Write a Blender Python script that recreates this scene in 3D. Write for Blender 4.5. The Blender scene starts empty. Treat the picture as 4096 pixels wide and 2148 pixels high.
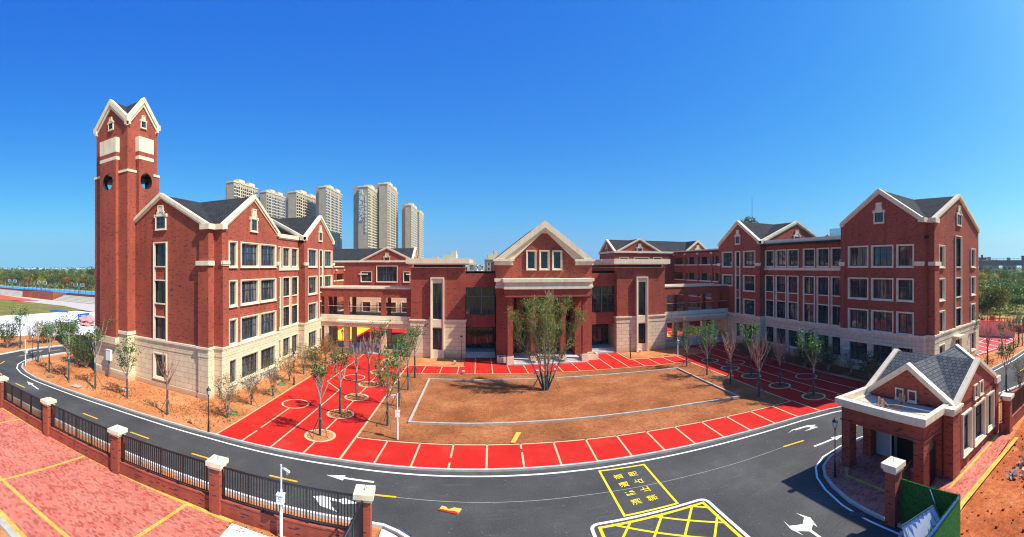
import bpy, math, random
from math import sin, cos, tan, atan2, hypot, pi, radians, sqrt
from mathutils import Vector, Matrix

random.seed(7)
SC = bpy.context.scene
COL = SC.collection
# The surveyed grid: +Y runs north towards the entrance hall, +X east, metres.
# The photograph is a stitched drone panorama: cylindrical picture of focal length 1650 px, taken 12.5 m up.
HC, FPX, U0, V0 = 12.5, 1650.0, 1900.0, 1066.0
def G(u, v, z=0.0):
    "ground point surveyed from photograph pixel"
    t = (u-U0)/FPX; r = FPX*(HC-z)/(v-V0)
    return (r*sin(t), r*cos(t))
def tq(u): return tan((u-U0)/FPX)

# ------------------------------------------------------------------ materials
def new_mat(name):
    m = bpy.data.materials.new(name); m.use_nodes = True
    nt = m.node_tree; b = nt.nodes['Principled BSDF']
    return m, nt, b
def c4(c): return (c[0], c[1], c[2], 1.0)
def mathn(nt, op, a, b=None, c=None):
    n = nt.nodes.new('ShaderNodeMath'); n.operation = op
    for i, x in enumerate((a, b, c)):
        if x is None: continue
        if isinstance(x, (int, float)): n.inputs[i].default_value = x
        else: nt.links.new(x, n.inputs[i])
    return n.outputs[0]
def mixc(nt, fac, a, b, mode='MIX'):
    n = nt.nodes.new('ShaderNodeMix'); n.data_type = 'RGBA'; n.blend_type = mode
    for sock, x in ((n.inputs[0], fac), (n.inputs[6], a), (n.inputs[7], b)):
        if isinstance(x, (int, float)): sock.default_value = x
        elif isinstance(x, tuple): sock.default_value = c4(x)
        else: nt.links.new(x, sock)
    return n.outputs[2]
def noise(nt, vec, scale, detail=3, rough=.55, col=False):
    n = nt.nodes.new('ShaderNodeTexNoise'); n.inputs['Scale'].default_value = scale
    n.inputs['Detail'].default_value = detail; n.inputs['Roughness'].default_value = rough
    if vec is not None: nt.links.new(vec, n.inputs['Vector'])
    return n.outputs[1 if col else 0]
def ramp(nt, fac, stops):
    n = nt.nodes.new('ShaderNodeValToRGB'); e = n.color_ramp.elements
    while len(e) < len(stops): e.new(.5)
    for i, (p, c) in enumerate(stops):
        e[i].position = p; e[i].color = c4(c) if len(c) == 3 else c
    nt.links.new(fac, n.inputs[0]); return n.outputs[0]
def pos(nt): return nt.nodes.new('ShaderNodeNewGeometry').outputs['Position']
def uv(nt): return nt.nodes.new('ShaderNodeUVMap').outputs[0]
def bump(nt, b, h, strength=.3, dist=.02):
    n = nt.nodes.new('ShaderNodeBump'); n.inputs['Strength'].default_value = strength
    n.inputs['Distance'].default_value = dist
    nt.links.new(h, n.inputs['Height']); nt.links.new(n.outputs[0], b.inputs['Normal'])

def plain(name, col, rough=.7, var=.12, scale=1.2, metal=0.0, spec=.35):
    m, nt, b = new_mat(name)
    f = noise(nt, pos(nt), scale, 4)
    c = ramp(nt, f, [(.25, tuple(x*(1-var) for x in col)), (.75, tuple(min(1, x*(1+var)) for x in col))])
    nt.links.new(c, b.inputs['Base Color'])
    b.inputs['Roughness'].default_value = rough; b.inputs['Metallic'].default_value = metal
    b.inputs['Specular IOR Level'].default_value = spec
    return m

def brick_mat(name, col, col2, dark, mortar, bw=.25, bh=.07, ms=.009, acc=.035, rough=.8, wash=0.0):
    m, nt, b = new_mat(name); U = uv(nt)
    sep = nt.nodes.new('ShaderNodeSeparateXYZ'); nt.links.new(U, sep.inputs[0])
    row = mathn(nt, 'FLOOR', mathn(nt, 'DIVIDE', sep.outputs[1], bh))
    half = mathn(nt, 'MULTIPLY', mathn(nt, 'FLOORED_MODULO', row, 2.0), .5)
    cx = mathn(nt, 'SUBTRACT', mathn(nt, 'DIVIDE', sep.outputs[0], bw), half)
    colid = mathn(nt, 'FLOOR', cx)
    fx = mathn(nt, 'SUBTRACT', cx, colid)
    fy = mathn(nt, 'FRACT', mathn(nt, 'DIVIDE', sep.outputs[1], bh))
    comb = nt.nodes.new('ShaderNodeCombineXYZ'); nt.links.new(colid, comb.inputs[0]); nt.links.new(row, comb.inputs[1])
    wn = nt.nodes.new('ShaderNodeTexWhiteNoise'); wn.noise_dimensions = '2D'; nt.links.new(comb.outputs[0], wn.inputs['Vector'])
    base = mixc(nt, wn.outputs[0], col, col2)
    sc = nt.nodes.new('ShaderNodeSeparateColor'); nt.links.new(wn.outputs[1], sc.inputs[0])
    isacc = mathn(nt, 'LESS_THAN', sc.outputs[1], acc)
    base = mixc(nt, isacc, base, dark)
    ex = mathn(nt, 'MINIMUM', fx, mathn(nt, 'SUBTRACT', 1.0, fx)); ey = mathn(nt, 'MINIMUM', fy, mathn(nt, 'SUBTRACT', 1.0, fy))
    mo = mathn(nt, 'MAXIMUM', mathn(nt, 'LESS_THAN', ex, ms/bw), mathn(nt, 'LESS_THAN', ey, ms/bh))
    base = mixc(nt, mo, base, mortar)
    n1 = noise(nt, pos(nt), .35, 4)
    base = mixc(nt, 1.0, base, ramp(nt, n1, [(.3, (.84, .84, .85)), (.7, (1.08, 1.07, 1.05))]), 'MULTIPLY')
    mp = nt.nodes.new('ShaderNodeMapping'); nt.links.new(pos(nt), mp.inputs[0]); mp.inputs['Scale'].default_value = (1.4, 1.4, .13)
    base = mixc(nt, 1.0, base, ramp(nt, noise(nt, mp.outputs[0], 1.0, 4, .6), [(.35, (.86, .85, .86)), (.6, (1.04, 1.04, 1.03))]), 'MULTIPLY')
    if wash:
        n2 = noise(nt, pos(nt), .8, 5, .6)
        base = mixc(nt, mathn(nt, 'MULTIPLY', ramp(nt, n2, [(.42, (0, 0, 0)), (.72, (1, 1, 1))]), wash), base, (.74, .36, .25))
    nt.links.new(base, b.inputs['Base Color']); b.inputs['Roughness'].default_value = rough
    b.inputs['Specular IOR Level'].default_value = .25
    bump(nt, b, mathn(nt, 'SUBTRACT', 1.0, mo), .5, .006)
    return m

def stone_mat(name, col, joint, bw=1.1, bh=.52):
    m, nt, b = new_mat(name); U = uv(nt)
    t = nt.nodes.new('ShaderNodeTexBrick'); nt.links.new(U, t.inputs['Vector'])
    t.inputs['Scale'].default_value = 1; t.inputs['Brick Width'].default_value = bw; t.inputs['Row Height'].default_value = bh
    t.inputs['Mortar Size'].default_value = .012; t.inputs['Mortar Smooth'].default_value = .1
    t.inputs['Color1'].default_value = c4(col); t.inputs['Color2'].default_value = c4(tuple(x*.9 for x in col))
    t.inputs['Mortar'].default_value = c4(joint)
    n = noise(nt, pos(nt), 1.3, 5)
    c = mixc(nt, 1.0, t.outputs[0], ramp(nt, n, [(.3, (.9, .89, .87)), (.7, (1.04, 1.04, 1.04))]), 'MULTIPLY')
    # splashed red earth on the lowest half metre
    sp = nt.nodes.new('ShaderNodeSeparateXYZ'); nt.links.new(pos(nt), sp.inputs[0])
    h = mathn(nt, 'SUBTRACT', mathn(nt, 'ADD', .55, mathn(nt, 'MULTIPLY', noise(nt, pos(nt), 2.5, 4), .5)), sp.outputs[2])
    f = mathn(nt, 'MINIMUM', mathn(nt, 'MAXIMUM', mathn(nt, 'MULTIPLY', h, .9), 0.0), .62)
    c = mixc(nt, f, c, (.46, .22, .10))
    nt.links.new(c, b.inputs['Base Color']); b.inputs['Roughness'].default_value = .75
    b.inputs['Specular IOR Level'].default_value = .25
    return m

def trim_mat(name, col):
    m, nt, b = new_mat(name)
    mp = nt.nodes.new('ShaderNodeMapping'); nt.links.new(pos(nt), mp.inputs[0]); mp.inputs['Scale'].default_value = (2.6, 2.6, .3)
    c = ramp(nt, noise(nt, pos(nt), 1.1, 5, .6), [(.25, tuple(x*.86 for x in col)), (.7, tuple(min(1, x*1.06) for x in col))])
    c = mixc(nt, 1.0, c, ramp(nt, noise(nt, mp.outputs[0], 1.0, 4, .65), [(.32, (.86, .84, .81)), (.5, (1, 1, 1))]), 'MULTIPLY')
    nt.links.new(c, b.inputs['Base Color']); b.inputs['Roughness'].default_value = .75; b.inputs['Specular IOR Level'].default_value = .25
    return m

def asphalt_mat():
    m, nt, b = new_mat('asphalt'); P = pos(nt)
    n1 = noise(nt, P, .22, 5, .6); n2 = noise(nt, P, 9, 4, .7); n3 = noise(nt, P, 1.2, 5, .65)
    c = ramp(nt, n1, [(.3, (.040, .039, .037)), (.55, (.062, .060, .056)), (.75, (.092, .088, .082))])
    c = mixc(nt, 1.0, c, ramp(nt, n2, [(.3, (.75, .75, .75)), (.7, (1.3, 1.3, 1.3))]), 'MULTIPLY')
    c = mixc(nt, mathn(nt, 'MULTIPLY', ramp(nt, n3, [(.60, (0, 0, 0)), (.75, (1, 1, 1))]), .22), c, (.16, .12, .10))
    # crumbs of gravel and soil
    v = nt.nodes.new('ShaderNodeTexVoronoi'); nt.links.new(P, v.inputs['Vector']); v.inputs['Scale'].default_value = 2.8
    sp = mathn(nt, 'LESS_THAN', v.outputs['Distance'], .06)
    v2 = nt.nodes.new('ShaderNodeSeparateColor'); nt.links.new(v.outputs['Color'], v2.inputs[0])
    sp = mathn(nt, 'MULTIPLY', sp, mathn(nt, 'GREATER_THAN', v2.outputs[0], .45))
    c = mixc(nt, mathn(nt, 'MULTIPLY', sp, .7), c, (.55, .38, .27))
    # faint tyre scuffs: stretched noise
    mp = nt.nodes.new('ShaderNodeMapping'); nt.links.new(P, mp.inputs[0]); mp.inputs['Scale'].default_value = (.25, 3.2, 1)
    sc = noise(nt, mp.outputs[0], 1.0, 4, .7)
    c = mixc(nt, mathn(nt, 'MULTIPLY', ramp(nt, sc, [(.60, (0, 0, 0)), (.72, (1, 1, 1))]), .35), c, (.15, .145, .14))
    nt.links.new(c, b.inputs['Base Color']); b.inputs['Roughness'].default_value = .85; b.inputs['Specular IOR Level'].default_value = .3
    bump(nt, b, n2, .25, .01)
    return m

def soil_mat(name, a, b2, c3, green=0.0):
    m, nt, b = new_mat(name); P = pos(nt)
    n1 = noise(nt, P, .25, 6, .62); n2 = noise(nt, P, 3.2, 6, .72); n3 = noise(nt, P, 16, 3, .7)
    c = ramp(nt, n1, [(.32, a), (.52, b2), (.7, c3)])
    c = mixc(nt, 1.0, c, ramp(nt, n2, [(.3, (.62, .58, .55)), (.55, (1, 1, 1)), (.75, (1.28, 1.22, 1.15))]), 'MULTIPLY')
    c = mixc(nt, 1.0, c, ramp(nt, n3, [(.3, (.55, .52, .50)), (.62, (1.2, 1.2, 1.2))]), 'MULTIPLY')
    if green:
        g = noise(nt, P, .8, 6, .75)
        c = mixc(nt, mathn(nt, 'MULTIPLY', ramp(nt, g, [(.56, (0, 0, 0)), (.68, (1, 1, 1))]), green), c, (.13, .14, .035))
    nt.links.new(c, b.inputs['Base Color']); b.inputs['Roughness'].default_value = .95; b.inputs['Specular IOR Level'].default_value = .1
    bump(nt, b, n2, .6, .05)
    return m

def epdm_mat(name, a, d):
    m, nt, b = new_mat(name); P = pos(nt)
    n1 = noise(nt, P, .5, 4); n2 = noise(nt, P, 30, 3, .8)
    c = ramp(nt, n1, [(.3, a), (.7, d)])
    c = mixc(nt, mathn(nt, 'MULTIPLY', ramp(nt, noise(nt, P, .33, 7, .72), [(.52, (0, 0, 0)), (.72, (1, 1, 1))]), .16), c, (.50, .20, .12))
    c = mixc(nt, 1.0, c, ramp(nt, n2, [(.3, (.8, .8, .8)), (.7, (1.15, 1.15, 1.15))]), 'MULTIPLY')
    nt.links.new(c, b.inputs['Base Color']); b.inputs['Roughness'].default_value = .85; b.inputs['Specular IOR Level'].default_value = .2
    bump(nt, b, n2, .2, .005)
    return m

def roof_mat(name='slate_shingles', k=1.0):
    m, nt, b = new_mat(name); U = uv(nt)
    t = nt.nodes.new('ShaderNodeTexBrick'); nt.links.new(U, t.inputs['Vector'])
    t.inputs['Scale'].default_value = 1; t.inputs['Brick Width'].default_value = .33; t.inputs['Row Height'].default_value = .28
    t.inputs['Mortar Size'].default_value = .018; t.inputs['Bias'].default_value = 0
    t.inputs['Color1'].default_value = c4((.046*k, .048*k, .050*k)); t.inputs['Color2'].default_value = c4((.029*k, .030*k, .032*k))
    t.inputs['Mortar'].default_value = c4((.010, .011, .012))
    n = noise(nt, pos(nt), .6, 4)
    c = mixc(nt, 1.0, t.outputs[0], ramp(nt, n, [(.3, (.85, .85, .85)), (.7, (1.15, 1.15, 1.15))]), 'MULTIPLY')
    nt.links.new(c, b.inputs['Base Color']); b.inputs['Roughness'].default_value = .9; b.inputs['Specular IOR Level'].default_value = .12
    bump(nt, b, t.outputs[1], -.4, .02)
    return m

def glass_mat(name, tint=(.018, .026, .030), inside=True):
    m, nt, b = new_mat(name)
    # dim rooms and pale curtains seen through the panes
    oi = nt.nodes.new('ShaderNodeObjectInfo'); U = uv(nt)
    mp = nt.nodes.new('ShaderNodeMapping'); nt.links.new(U, mp.inputs[0]); mp.inputs['Scale'].default_value = (2.4, .25, 1)
    va = nt.nodes.new('ShaderNodeVectorMath'); va.operation = 'ADD'; nt.links.new(mp.outputs[0], va.inputs[0])
    cb = nt.nodes.new('ShaderNodeCombineXYZ'); nt.links.new(mathn(nt, 'MULTIPLY', oi.outputs['Random'], 40.0), cb.inputs[0]); nt.links.new(cb.outputs[0], va.inputs[1])
    n = noise(nt, va.outputs[0], 1.3, 2, .4)
    n = mathn(nt, 'ADD', n, mathn(nt, 'MULTIPLY', mathn(nt, 'SUBTRACT', oi.outputs['Random'], .5), .16))
    c = ramp(nt, n, [(.45, tint), (.60, tuple(x*2.2+.012 for x in tint)), (.74, (.15, .16, .155) if inside else tint)])
    nt.links.new(c, b.inputs['Base Color']); b.inputs['Roughness'].default_value = .04
    b.inputs['Specular IOR Level'].default_value = .55; b.inputs['Coat Weight'].default_value = .25; b.inputs['Coat Roughness'].default_value = .02
    wv = noise(nt, pos(nt), .9, 2)
    bump(nt, b, wv, .08, .05)
    return m

def leaf_mat(name, a, b2, c3):
    m, nt, b = new_mat(name)
    oi = nt.nodes.new('ShaderNodeObjectInfo')
    n = noise(nt, pos(nt), 1.6, 3); n = mathn(nt, 'ADD', n, mathn(nt, 'MULTIPLY', mathn(nt, 'SUBTRACT', oi.outputs['Random'], .5), .14))
    c = ramp(nt, n, [(.3, a), (.5, b2), (.72, c3)])
    nt.links.new(c, b.inputs['Base Color']); b.inputs['Roughness'].default_value = .5; b.inputs['Specular IOR Level'].default_value = .35
    tr = nt.nodes.new('ShaderNodeBsdfTranslucent'); nt.links.new(c, tr.inputs[0])
    mx = nt.nodes.new('ShaderNodeMixShader'); mx.inputs[0].default_value = .25
    nt.links.new(b.outputs[0], mx.inputs[1]); nt.links.new(tr.outputs[0], mx.inputs[2])
    nt.links.new(mx.outputs[0], nt.nodes['Material Output'].inputs[0])
    return m

M = {}
M['brick'] = brick_mat('red_brick', (.43, .088, .050), (.35, .066, .038), (.070, .034, .036), (.26, .085, .055), acc=.065)
M['brick_panel'] = M['brick']
M['stone'] = stone_mat('limestone_blocks', (.77, .61, .41), (.20, .16, .11))
M['trim'] = trim_mat('limestone_trim', (.81, .68, .48))
M['trim2'] = plain('weathered_coping', (.60, .51, .37), .75, .12, 1.0)
M['roof'] = roof_mat(); M['roof_grey'] = roof_mat('grey_shingles', 2.7)
M['glass'] = glass_mat('window_glass')
M['glass_dark'] = glass_mat('dark_glazing', (.010, .014, .016), False)
M['sash'] = plain('dark_grey_aluminium', (.045, .055, .070), .45, .1)
M['sash_light'] = plain('grey_aluminium', (.13, .15, .17), .4, .1)
M['black'] = plain('black_painted_metal', (.012, .013, .016), .35, .1, spec=.5)
M['dark'] = plain('flat_black', (.020, .022, .024), .6, .1)
M['asphalt'] = asphalt_mat()
M['soil'] = soil_mat('orange_soil', (.42, .150, .052), (.56, .215, .080), (.66, .30, .13), .0)
M['soil_lawn'] = soil_mat('seeded_soil', (.235, .082, .030), (.36, .128, .048), (.48, .20, .082), .30)
M['soil_dark'] = soil_mat('dark_soil', (.16, .055, .025), (.24, .085, .035), (.33, .13, .055), .25)  # darker brown mix for the right-hand pits and bed
M['soil_red'] = soil_mat('red_building_soil', (.30, .075, .025), (.44, .12, .04), (.60, .24, .10), .0)
M['epdm'] = epdm_mat('red_rubber_paving', (.47, .013, .007), (.56, .018, .010))
M['epdm_pink'] = epdm_mat('faded_red_court', (.52, .055, .060), (.58, .075, .08))
M['tan'] = plain('tan_paint', (.66, .42, .24), .85, .12, 3)
M['white_paint'] = plain('white_road_paint', (.74, .74, .72), .75, .10, 4)
M['yellow_paint'] = plain('yellow_road_paint', (.80, .62, .015), .75, .10, 4)
M['orange_paint'] = plain('amber_road_paint', (.82, .42, .015), .75, .12, 4)
M['kerb'] = plain('concrete_kerb', (.42, .38, .32), .9, .22, 2.5)
M['kerb_white'] = plain('pale_kerb', (.50, .46, .40), .9, .15, 2.5)
M['concrete'] = plain('concrete', (.46, .42, .36), .9, .2, 1.2)
M['viaduct_concrete'] = plain('dark_concrete', (.24, .22, .20), .9, .1, .2)
M['warm_screed'] = plain('sandy_screed', (.56, .44, .30), .9, .15, 1.5)
M['pale_concrete'] = plain('bright_concrete', (.74, .73, .70), .9, .08, .8)
M['granite'] = plain('pale_granite', (.52, .49, .45), .6, .12, 2.5)
M['paver'] = brick_mat('red_pavers', (.56, .125, .080), (.62, .20, .14), (.42, .080, .05), (.34, .10, .07), .22, .11, .006, .22, .85, .22)
M['paver_yellow'] = brick_mat('yellow_pavers', (.72, .40, .05), (.78, .50, .10), (.62, .32, .04), (.40, .22, .05), .22, .11, .006, .1, .85)
M['paver_pink'] = plain('pink_paint', (.82, .36, .30), .85, .1, 1)
M['blue_court'] = plain('blue_court', (.02, .32, .80), .7, .08, .5)
M['bark'] = plain('pale_bark', (.36, .29, .22), .9, .3, 5)
M['bark_white'] = plain('whitish_bark', (.52, .45, .36), .9, .25, 5)
M['bark_red'] = plain('reddish_bark', (.36, .20, .14), .9, .25, 5)
M['wrap'] = plain('teal_trunk_wrap', (.012, .085, .095), .8, .3, 8)
M['stake'] = plain('timber_stake', (.20, .11, .065), .9, .3, 6)
M['leaf'] = leaf_mat('plane_leaves', (.022, .085, .012), (.045, .15, .020), (.10, .25, .035))
M['leaf2'] = leaf_mat('olive_leaves', (.09, .13, .018), (.15, .19, .028), (.26, .28, .055))
M['leaf3'] = leaf_mat('shrub_leaves', (.04, .065, .014), (.085, .11, .022), (.21, .20, .06))
M['leaf4'] = leaf_mat('fresh_leaves', (.03, .10, .012), (.06, .17, .02), (.13, .26, .03))
M['leaf_y'] = leaf_mat('yellow_leaves', (.30, .22, .02), (.50, .36, .03), (.62, .46, .06))
M['leaf_r'] = leaf_mat('rust_leaves', (.20, .07, .025), (.34, .13, .04), (.42, .20, .07))
M['leaf_g'] = leaf_mat('woodland_leaves', (.04, .075, .02), (.08, .13, .03), (.16, .21, .05))
M['grass'] = soil_mat('playing_field', (.14, .14, .03), (.21, .19, .05), (.30, .25, .09), 0)
M['meadow'] = soil_mat('rough_grassland', (.13, .15, .035), (.22, .22, .06), (.34, .30, .11), 0)
M['turf'] = plain('artificial_turf', (.022, .13, .020), .95, .6, 9)
M['white_metal'] = plain('white_painted_metal', (.76, .77, .78), .4, .04)
M['steel'] = plain('stainless_steel', (.62, .63, .65), .18, .05, metal=1.0)
M['lamp_glass'] = plain('frosted_lamp_glass', (.60, .62, .62), .2, .05, spec=.6)
M['tower_wall'] = brick_mat('beige_tower_tiles', (.44, .36, .285), (.42, .34, .27), (.40, .33, .26), (.34, .28, .22), 3.0, 3.0, .05, .0)
M['tower_trim'] = plain('cream_tower_trim', (.68, .57, .40), .8, .05, .05)
M['tower_glass'] = glass_mat('tower_windows', (.012, .015, .020), False)
M['navy'] = plain('navy_sign_ink', (.02, .05, .22), .6, .05)
M['blue'] = plain('blue_plastic', (.01, .10, .50), .4, .1)
M['red'] = plain('red_plastic', (.55, .02, .02), .4, .1)
M['pink'] = plain('pink_sacks', (.72, .28, .26), .9, .2, 3)
M['sack'] = plain('pale_grey_sacks', (.40, .38, .33), .9, .15, 6)
M['wood'] = plain('raw_timber', (.46, .26, .12), .8, .25, 5)
M['green_metal'] = plain('green_painted_steel', (.01, .24, .06), .5, .08)
M['letter'] = plain('pale_blue_sign_letters', (.62, .66, .74), .5, .03)
M['rubber_mat'] = plain('yellow_rubber_offcut', (.80, .42, .06), .85, .15, 2)
M['water'] = plain('lake_water', (.40, .47, .55), .9, .03, .01)
M['manhole_green'] = plain('green_manhole_ring', (.02, .25, .12), .7, .15, 3)
M['poster_blue'] = plain('blue_wall_panel', (.015, .035, .14), .6, .05)
M['poster_green'] = plain('green_wall_panel', (.012, .10, .04), .6, .05)
M['inner_wall'] = plain('pale_plaster', (.50, .47, .42), .9, .05)
M['debris'] = plain('pale_rubble', (.50, .45, .38), .95, .4, 4)

# ------------------------------------------------------------------ mesh builder
class MB:
    def __init__(s): s.v = []; s.f = []
    def face(s, pts):
        i = len(s.v); s.v += [tuple(p) for p in pts]; s.f.append(tuple(range(i, i+len(pts)))); return s
    def box(s, x0, x1, y0, y1, z0, z1):
        if x0 > x1: x0, x1 = x1, x0
        if y0 > y1: y0, y1 = y1, y0
        i = len(s.v)
        s.v += [(x0,y0,z0),(x1,y0,z0),(x1,y1,z0),(x0,y1,z0),(x0,y0,z1),(x1,y0,z1),(x1,y1,z1),(x0,y1,z1)]
        for q in ((3,2,1,0),(4,5,6,7),(0,1,5,4),(1,2,6,5),(2,3,7,6),(3,0,4,7)): s.f.append(tuple(i+k for k in q))
        return s
    def prism(s, poly, z0, z1):
        n = len(poly); i = len(s.v)
        s.v += [(p[0],p[1],z0) for p in poly] + [(p[0],p[1],z1) for p in poly]
        s.f.append(tuple(i+k for k in reversed(range(n)))); s.f.append(tuple(i+n+k for k in range(n)))
        for k in range(n):
            j = (k+1) % n; s.f.append((i+k, i+j, i+n+j, i+n+k))
        return s
    def sheet(s, poly, z): return s.face([(p[0], p[1], z) for p in poly])
    def fext(s, F, poly, d0, d1):
        "extrude an (s,z) polygon of facade F from depth d0 to d1 (outward positive)"
        n = len(poly); i = len(s.v)
        s.v += [F.p(a, d0, z) for a, z in poly] + [F.p(a, d1, z) for a, z in poly]
        s.f.append(tuple(i+k for k in reversed(range(n)))); s.f.append(tuple(i+n+k for k in range(n)))
        for k in range(n):
            j = (k+1) % n; s.f.append((i+k, i+j, i+n+j, i+n+k))
        return s
    def fbox(s, F, a0, a1, z0, z1, d0, d1):
        if a0 > a1: a0, a1 = a1, a0
        return s.fext(F, [(a0,z0),(a1,z0),(a1,z1),(a0,z1)], d0, d1)
    def tube(s, pts, radii, n=6, cap=True):
        rings = []
        pts = [Vector(p) for p in pts]
        if isinstance(radii, (int, float)): radii = [radii]*len(pts)
        for k, p in enumerate(pts):
            d = (pts[min(k+1, len(pts)-1)] - pts[max(k-1, 0)])
            if d.length < 1e-6: d = Vector((0,0,1))
            d.normalize()
            a = Vector((1,0,0)) if abs(d.x) < .9 else Vector((0,1,0))
            e1 = d.cross(a).normalized(); e2 = d.cross(e1)
            i = len(s.v)
            for q in range(n):
                t = 2*pi*q/n; s.v.append(tuple(p + (e1*cos(t) + e2*sin(t))*radii[k]))
            rings.append(i)
        for a, b in zip(rings, rings[1:]):
            for q in range(n): s.f.append((a+q, a+(q+1)%n, b+(q+1)%n, b+q))
        if cap:
            s.f.append(tuple(rings[0]+q for q in reversed(range(n)))); s.f.append(tuple(rings[-1]+q for q in range(n)))
        return s
    def lathe(s, prof, c=(0,0,0), n=12):
        rings = []
        for r, z in prof:
            i = len(s.v); rings.append(i)
            for q in range(n): s.v.append((c[0]+r*cos(2*pi*q/n), c[1]+r*sin(2*pi*q/n), c[2]+z))
        for a, b in zip(rings, rings[1:]):
            for q in range(n): s.f.append((a+q, a+(q+1)%n, b+(q+1)%n, b+q))
        s.f.append(tuple(rings[0]+q for q in reversed(range(n)))); s.f.append(tuple(rings[-1]+q for q in range(n)))
        return s
    def ribbon(s, pts, off0, off1, z0, z1=None, closed=False):
        "strip along a polyline between two sideways offsets (left positive); a solid when z1 is given"
        n = len(pts); L = []; R = []
        for k in range(n):
            a = Vector(pts[(k-1) % n] if closed or k > 0 else pts[k]); b = Vector(pts[k]); c = Vector(pts[(k+1) % n] if closed or k < n-1 else pts[k])
            d1 = (b-a); d2 = (c-b)
            if d1.length < 1e-9: d1 = d2
            if d2.length < 1e-9: d2 = d1
            d1.normalize(); d2.normalize()
            n1 = Vector((-d1.y, d1.x)); n2 = Vector((-d2.y, d2.x)); m = (n1+n2)
            m.normalize(); k2 = 1/max(.35, m.dot(n1))
            L.append(b+m*off1*k2); R.append(b+m*off0*k2)
        rng = range(n if closed else n-1)
        for k in rng:
            j = (k+1) % n
            q = [R[k], R[j], L[j], L[k]]
            if z1 is None: s.face([(p.x,p.y,z0) for p in q])
            else:
                s.face([(p.x,p.y,z1) for p in q])
                s.face([(R[k].x,R[k].y,z0),(R[j].x,R[j].y,z0),(R[j].x,R[j].y,z1),(R[k].x,R[k].y,z1)])
                s.face([(L[j].x,L[j].y,z0),(L[k].x,L[k].y,z0),(L[k].x,L[k].y,z1),(L[j].x,L[j].y,z1)])
        if z1 is not None and not closed:
            for k in (0, n-1): s.face([(R[k].x,R[k].y,z0),(L[k].x,L[k].y,z0),(L[k].x,L[k].y,z1),(R[k].x,R[k].y,z1)])
        return s
    def leaves(s, c, spread, n, size, rnd=random, flat=.0):
        for _ in range(n):
            p = Vector(c) + Vector((rnd.gauss(0, spread), rnd.gauss(0, spread), rnd.gauss(0, spread)))
            e1 = Vector((rnd.gauss(0,1), rnd.gauss(0,1), rnd.gauss(0,.7))).normalized()
            e2 = e1.cross(Vector((rnd.gauss(0,1), rnd.gauss(0,1), rnd.gauss(0,1)))).normalized()
            a = size*rnd.uniform(.6, 1.25); b = a*.75
            i = len(s.v)
            s.v += [tuple(p-e1*a*.5), tuple(p+e2*b*.5-e1*a*.1), tuple(p+e1*a*.5), tuple(p-e2*b*.5-e1*a*.1)]
            s.f.append((i, i+1, i+2, i+3))
        return s
    def mesh(s, name, mat, smooth=False):
        me = bpy.data.meshes.new(name); me.from_pydata(s.v, [], s.f)
        if mat is not None: me.materials.append(mat)
        uvl = me.uv_layers.new(name='UVMap'); buf = [0.0]*(2*len(me.loops))
        vs = s.v; Z = Vector((0,0,1))
        for poly in me.polygons:
            nn = poly.normal
            if abs(nn.z) > .95: t = Vector((1,0,0)); b = Vector((0,1,0))
            else:
                t = Z.cross(nn).normalized(); b = nn.cross(t)
            for li in poly.loop_indices:
                p = vs[me.loops[li].vertex_index]
                buf[2*li] = p[0]*t.x+p[1]*t.y+p[2]*t.z; buf[2*li+1] = p[0]*b.x+p[1]*b.y+p[2]*b.z
        uvl.data.foreach_set('uv', buf)
        if smooth: me.polygons.foreach_set('use_smooth', [True]*len(me.polygons))
        me.update(); return me
    def build(s, name, mat, parent=None, smooth=False, loc=None, rz=0):
        if not s.f: return None
        if name in ('roof_deck', 'upright', 'brace', 'gate_frame', 'rail_foot') and parent is not None and not getattr(s, 'whole', False): return split_build(s, name, mat, parent)[0]
        o = bpy.data.objects.new(name, s.mesh(name, M[mat] if isinstance(mat, str) else mat, smooth)); COL.objects.link(o)
        if parent is not None: o.parent = parent
        if loc is not None: o.location = loc
        if rz: o.rotation_euler = (0, 0, rz)
        return o

def split_build(mb, name, mat, parent=None, tol=.03):
    "one object per separate piece of the builder (pieces whose boxes touch stay together)"
    n = len(mb.v); par = list(range(n))
    def fd(a):
        while par[a] != a: par[a] = par[par[a]]; a = par[a]
        return a
    for f in mb.f:
        r0 = fd(f[0])
        for q in f[1:]:
            r1 = fd(q)
            if r1 != r0: par[r1] = r0
    comp = {}
    for i, f in enumerate(mb.f): comp.setdefault(fd(f[0]), []).append(i)
    items = []
    for fs in comp.values():
        vs = [mb.v[q] for i in fs for q in mb.f[i]]
        items.append([[min(v[k] for v in vs)-tol for k in range(3)], [max(v[k] for v in vs)+tol for k in range(3)], fs])
    ch = True
    while ch:
        ch = False; out = []
        for it in items:
            for o in out:
                if all(it[0][k] <= o[1][k] and o[0][k] <= it[1][k] for k in range(3)):
                    for k in range(3): o[0][k] = min(o[0][k], it[0][k]); o[1][k] = max(o[1][k], it[1][k])
                    o[2] = o[2]+it[2]; ch = True; break
            else: out.append(it)
        items = out
    res = []
    for _, _, fs in items:
        m = MB(); m.whole = True; mp = {}
        for i in fs:
            f = []
            for q in mb.f[i]:
                if q not in mp: mp[q] = len(m.v); m.v.append(mb.v[q])
                f.append(mp[q])
            m.f.append(tuple(f))
        res.append(m.build(name, mat, parent))
    return res
def tag(o, label, cat, group=None, kind=None):
    o['label'] = label; o['category'] = cat
    if group: o['group'] = group
    if kind: o['kind'] = kind
    return o
def thing(name, label, cat, loc=(0,0,0), rz=0, group=None):
    o = bpy.data.objects.new(name, None); o.empty_display_size = .3; COL.objects.link(o)
    o.location = loc; o.rotation_euler = (0, 0, rz); return tag(o, label, cat, group)
def struct(name, mb, mat):
    o = mb.build(name, mat); o['kind'] = 'structure'; return o
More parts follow.
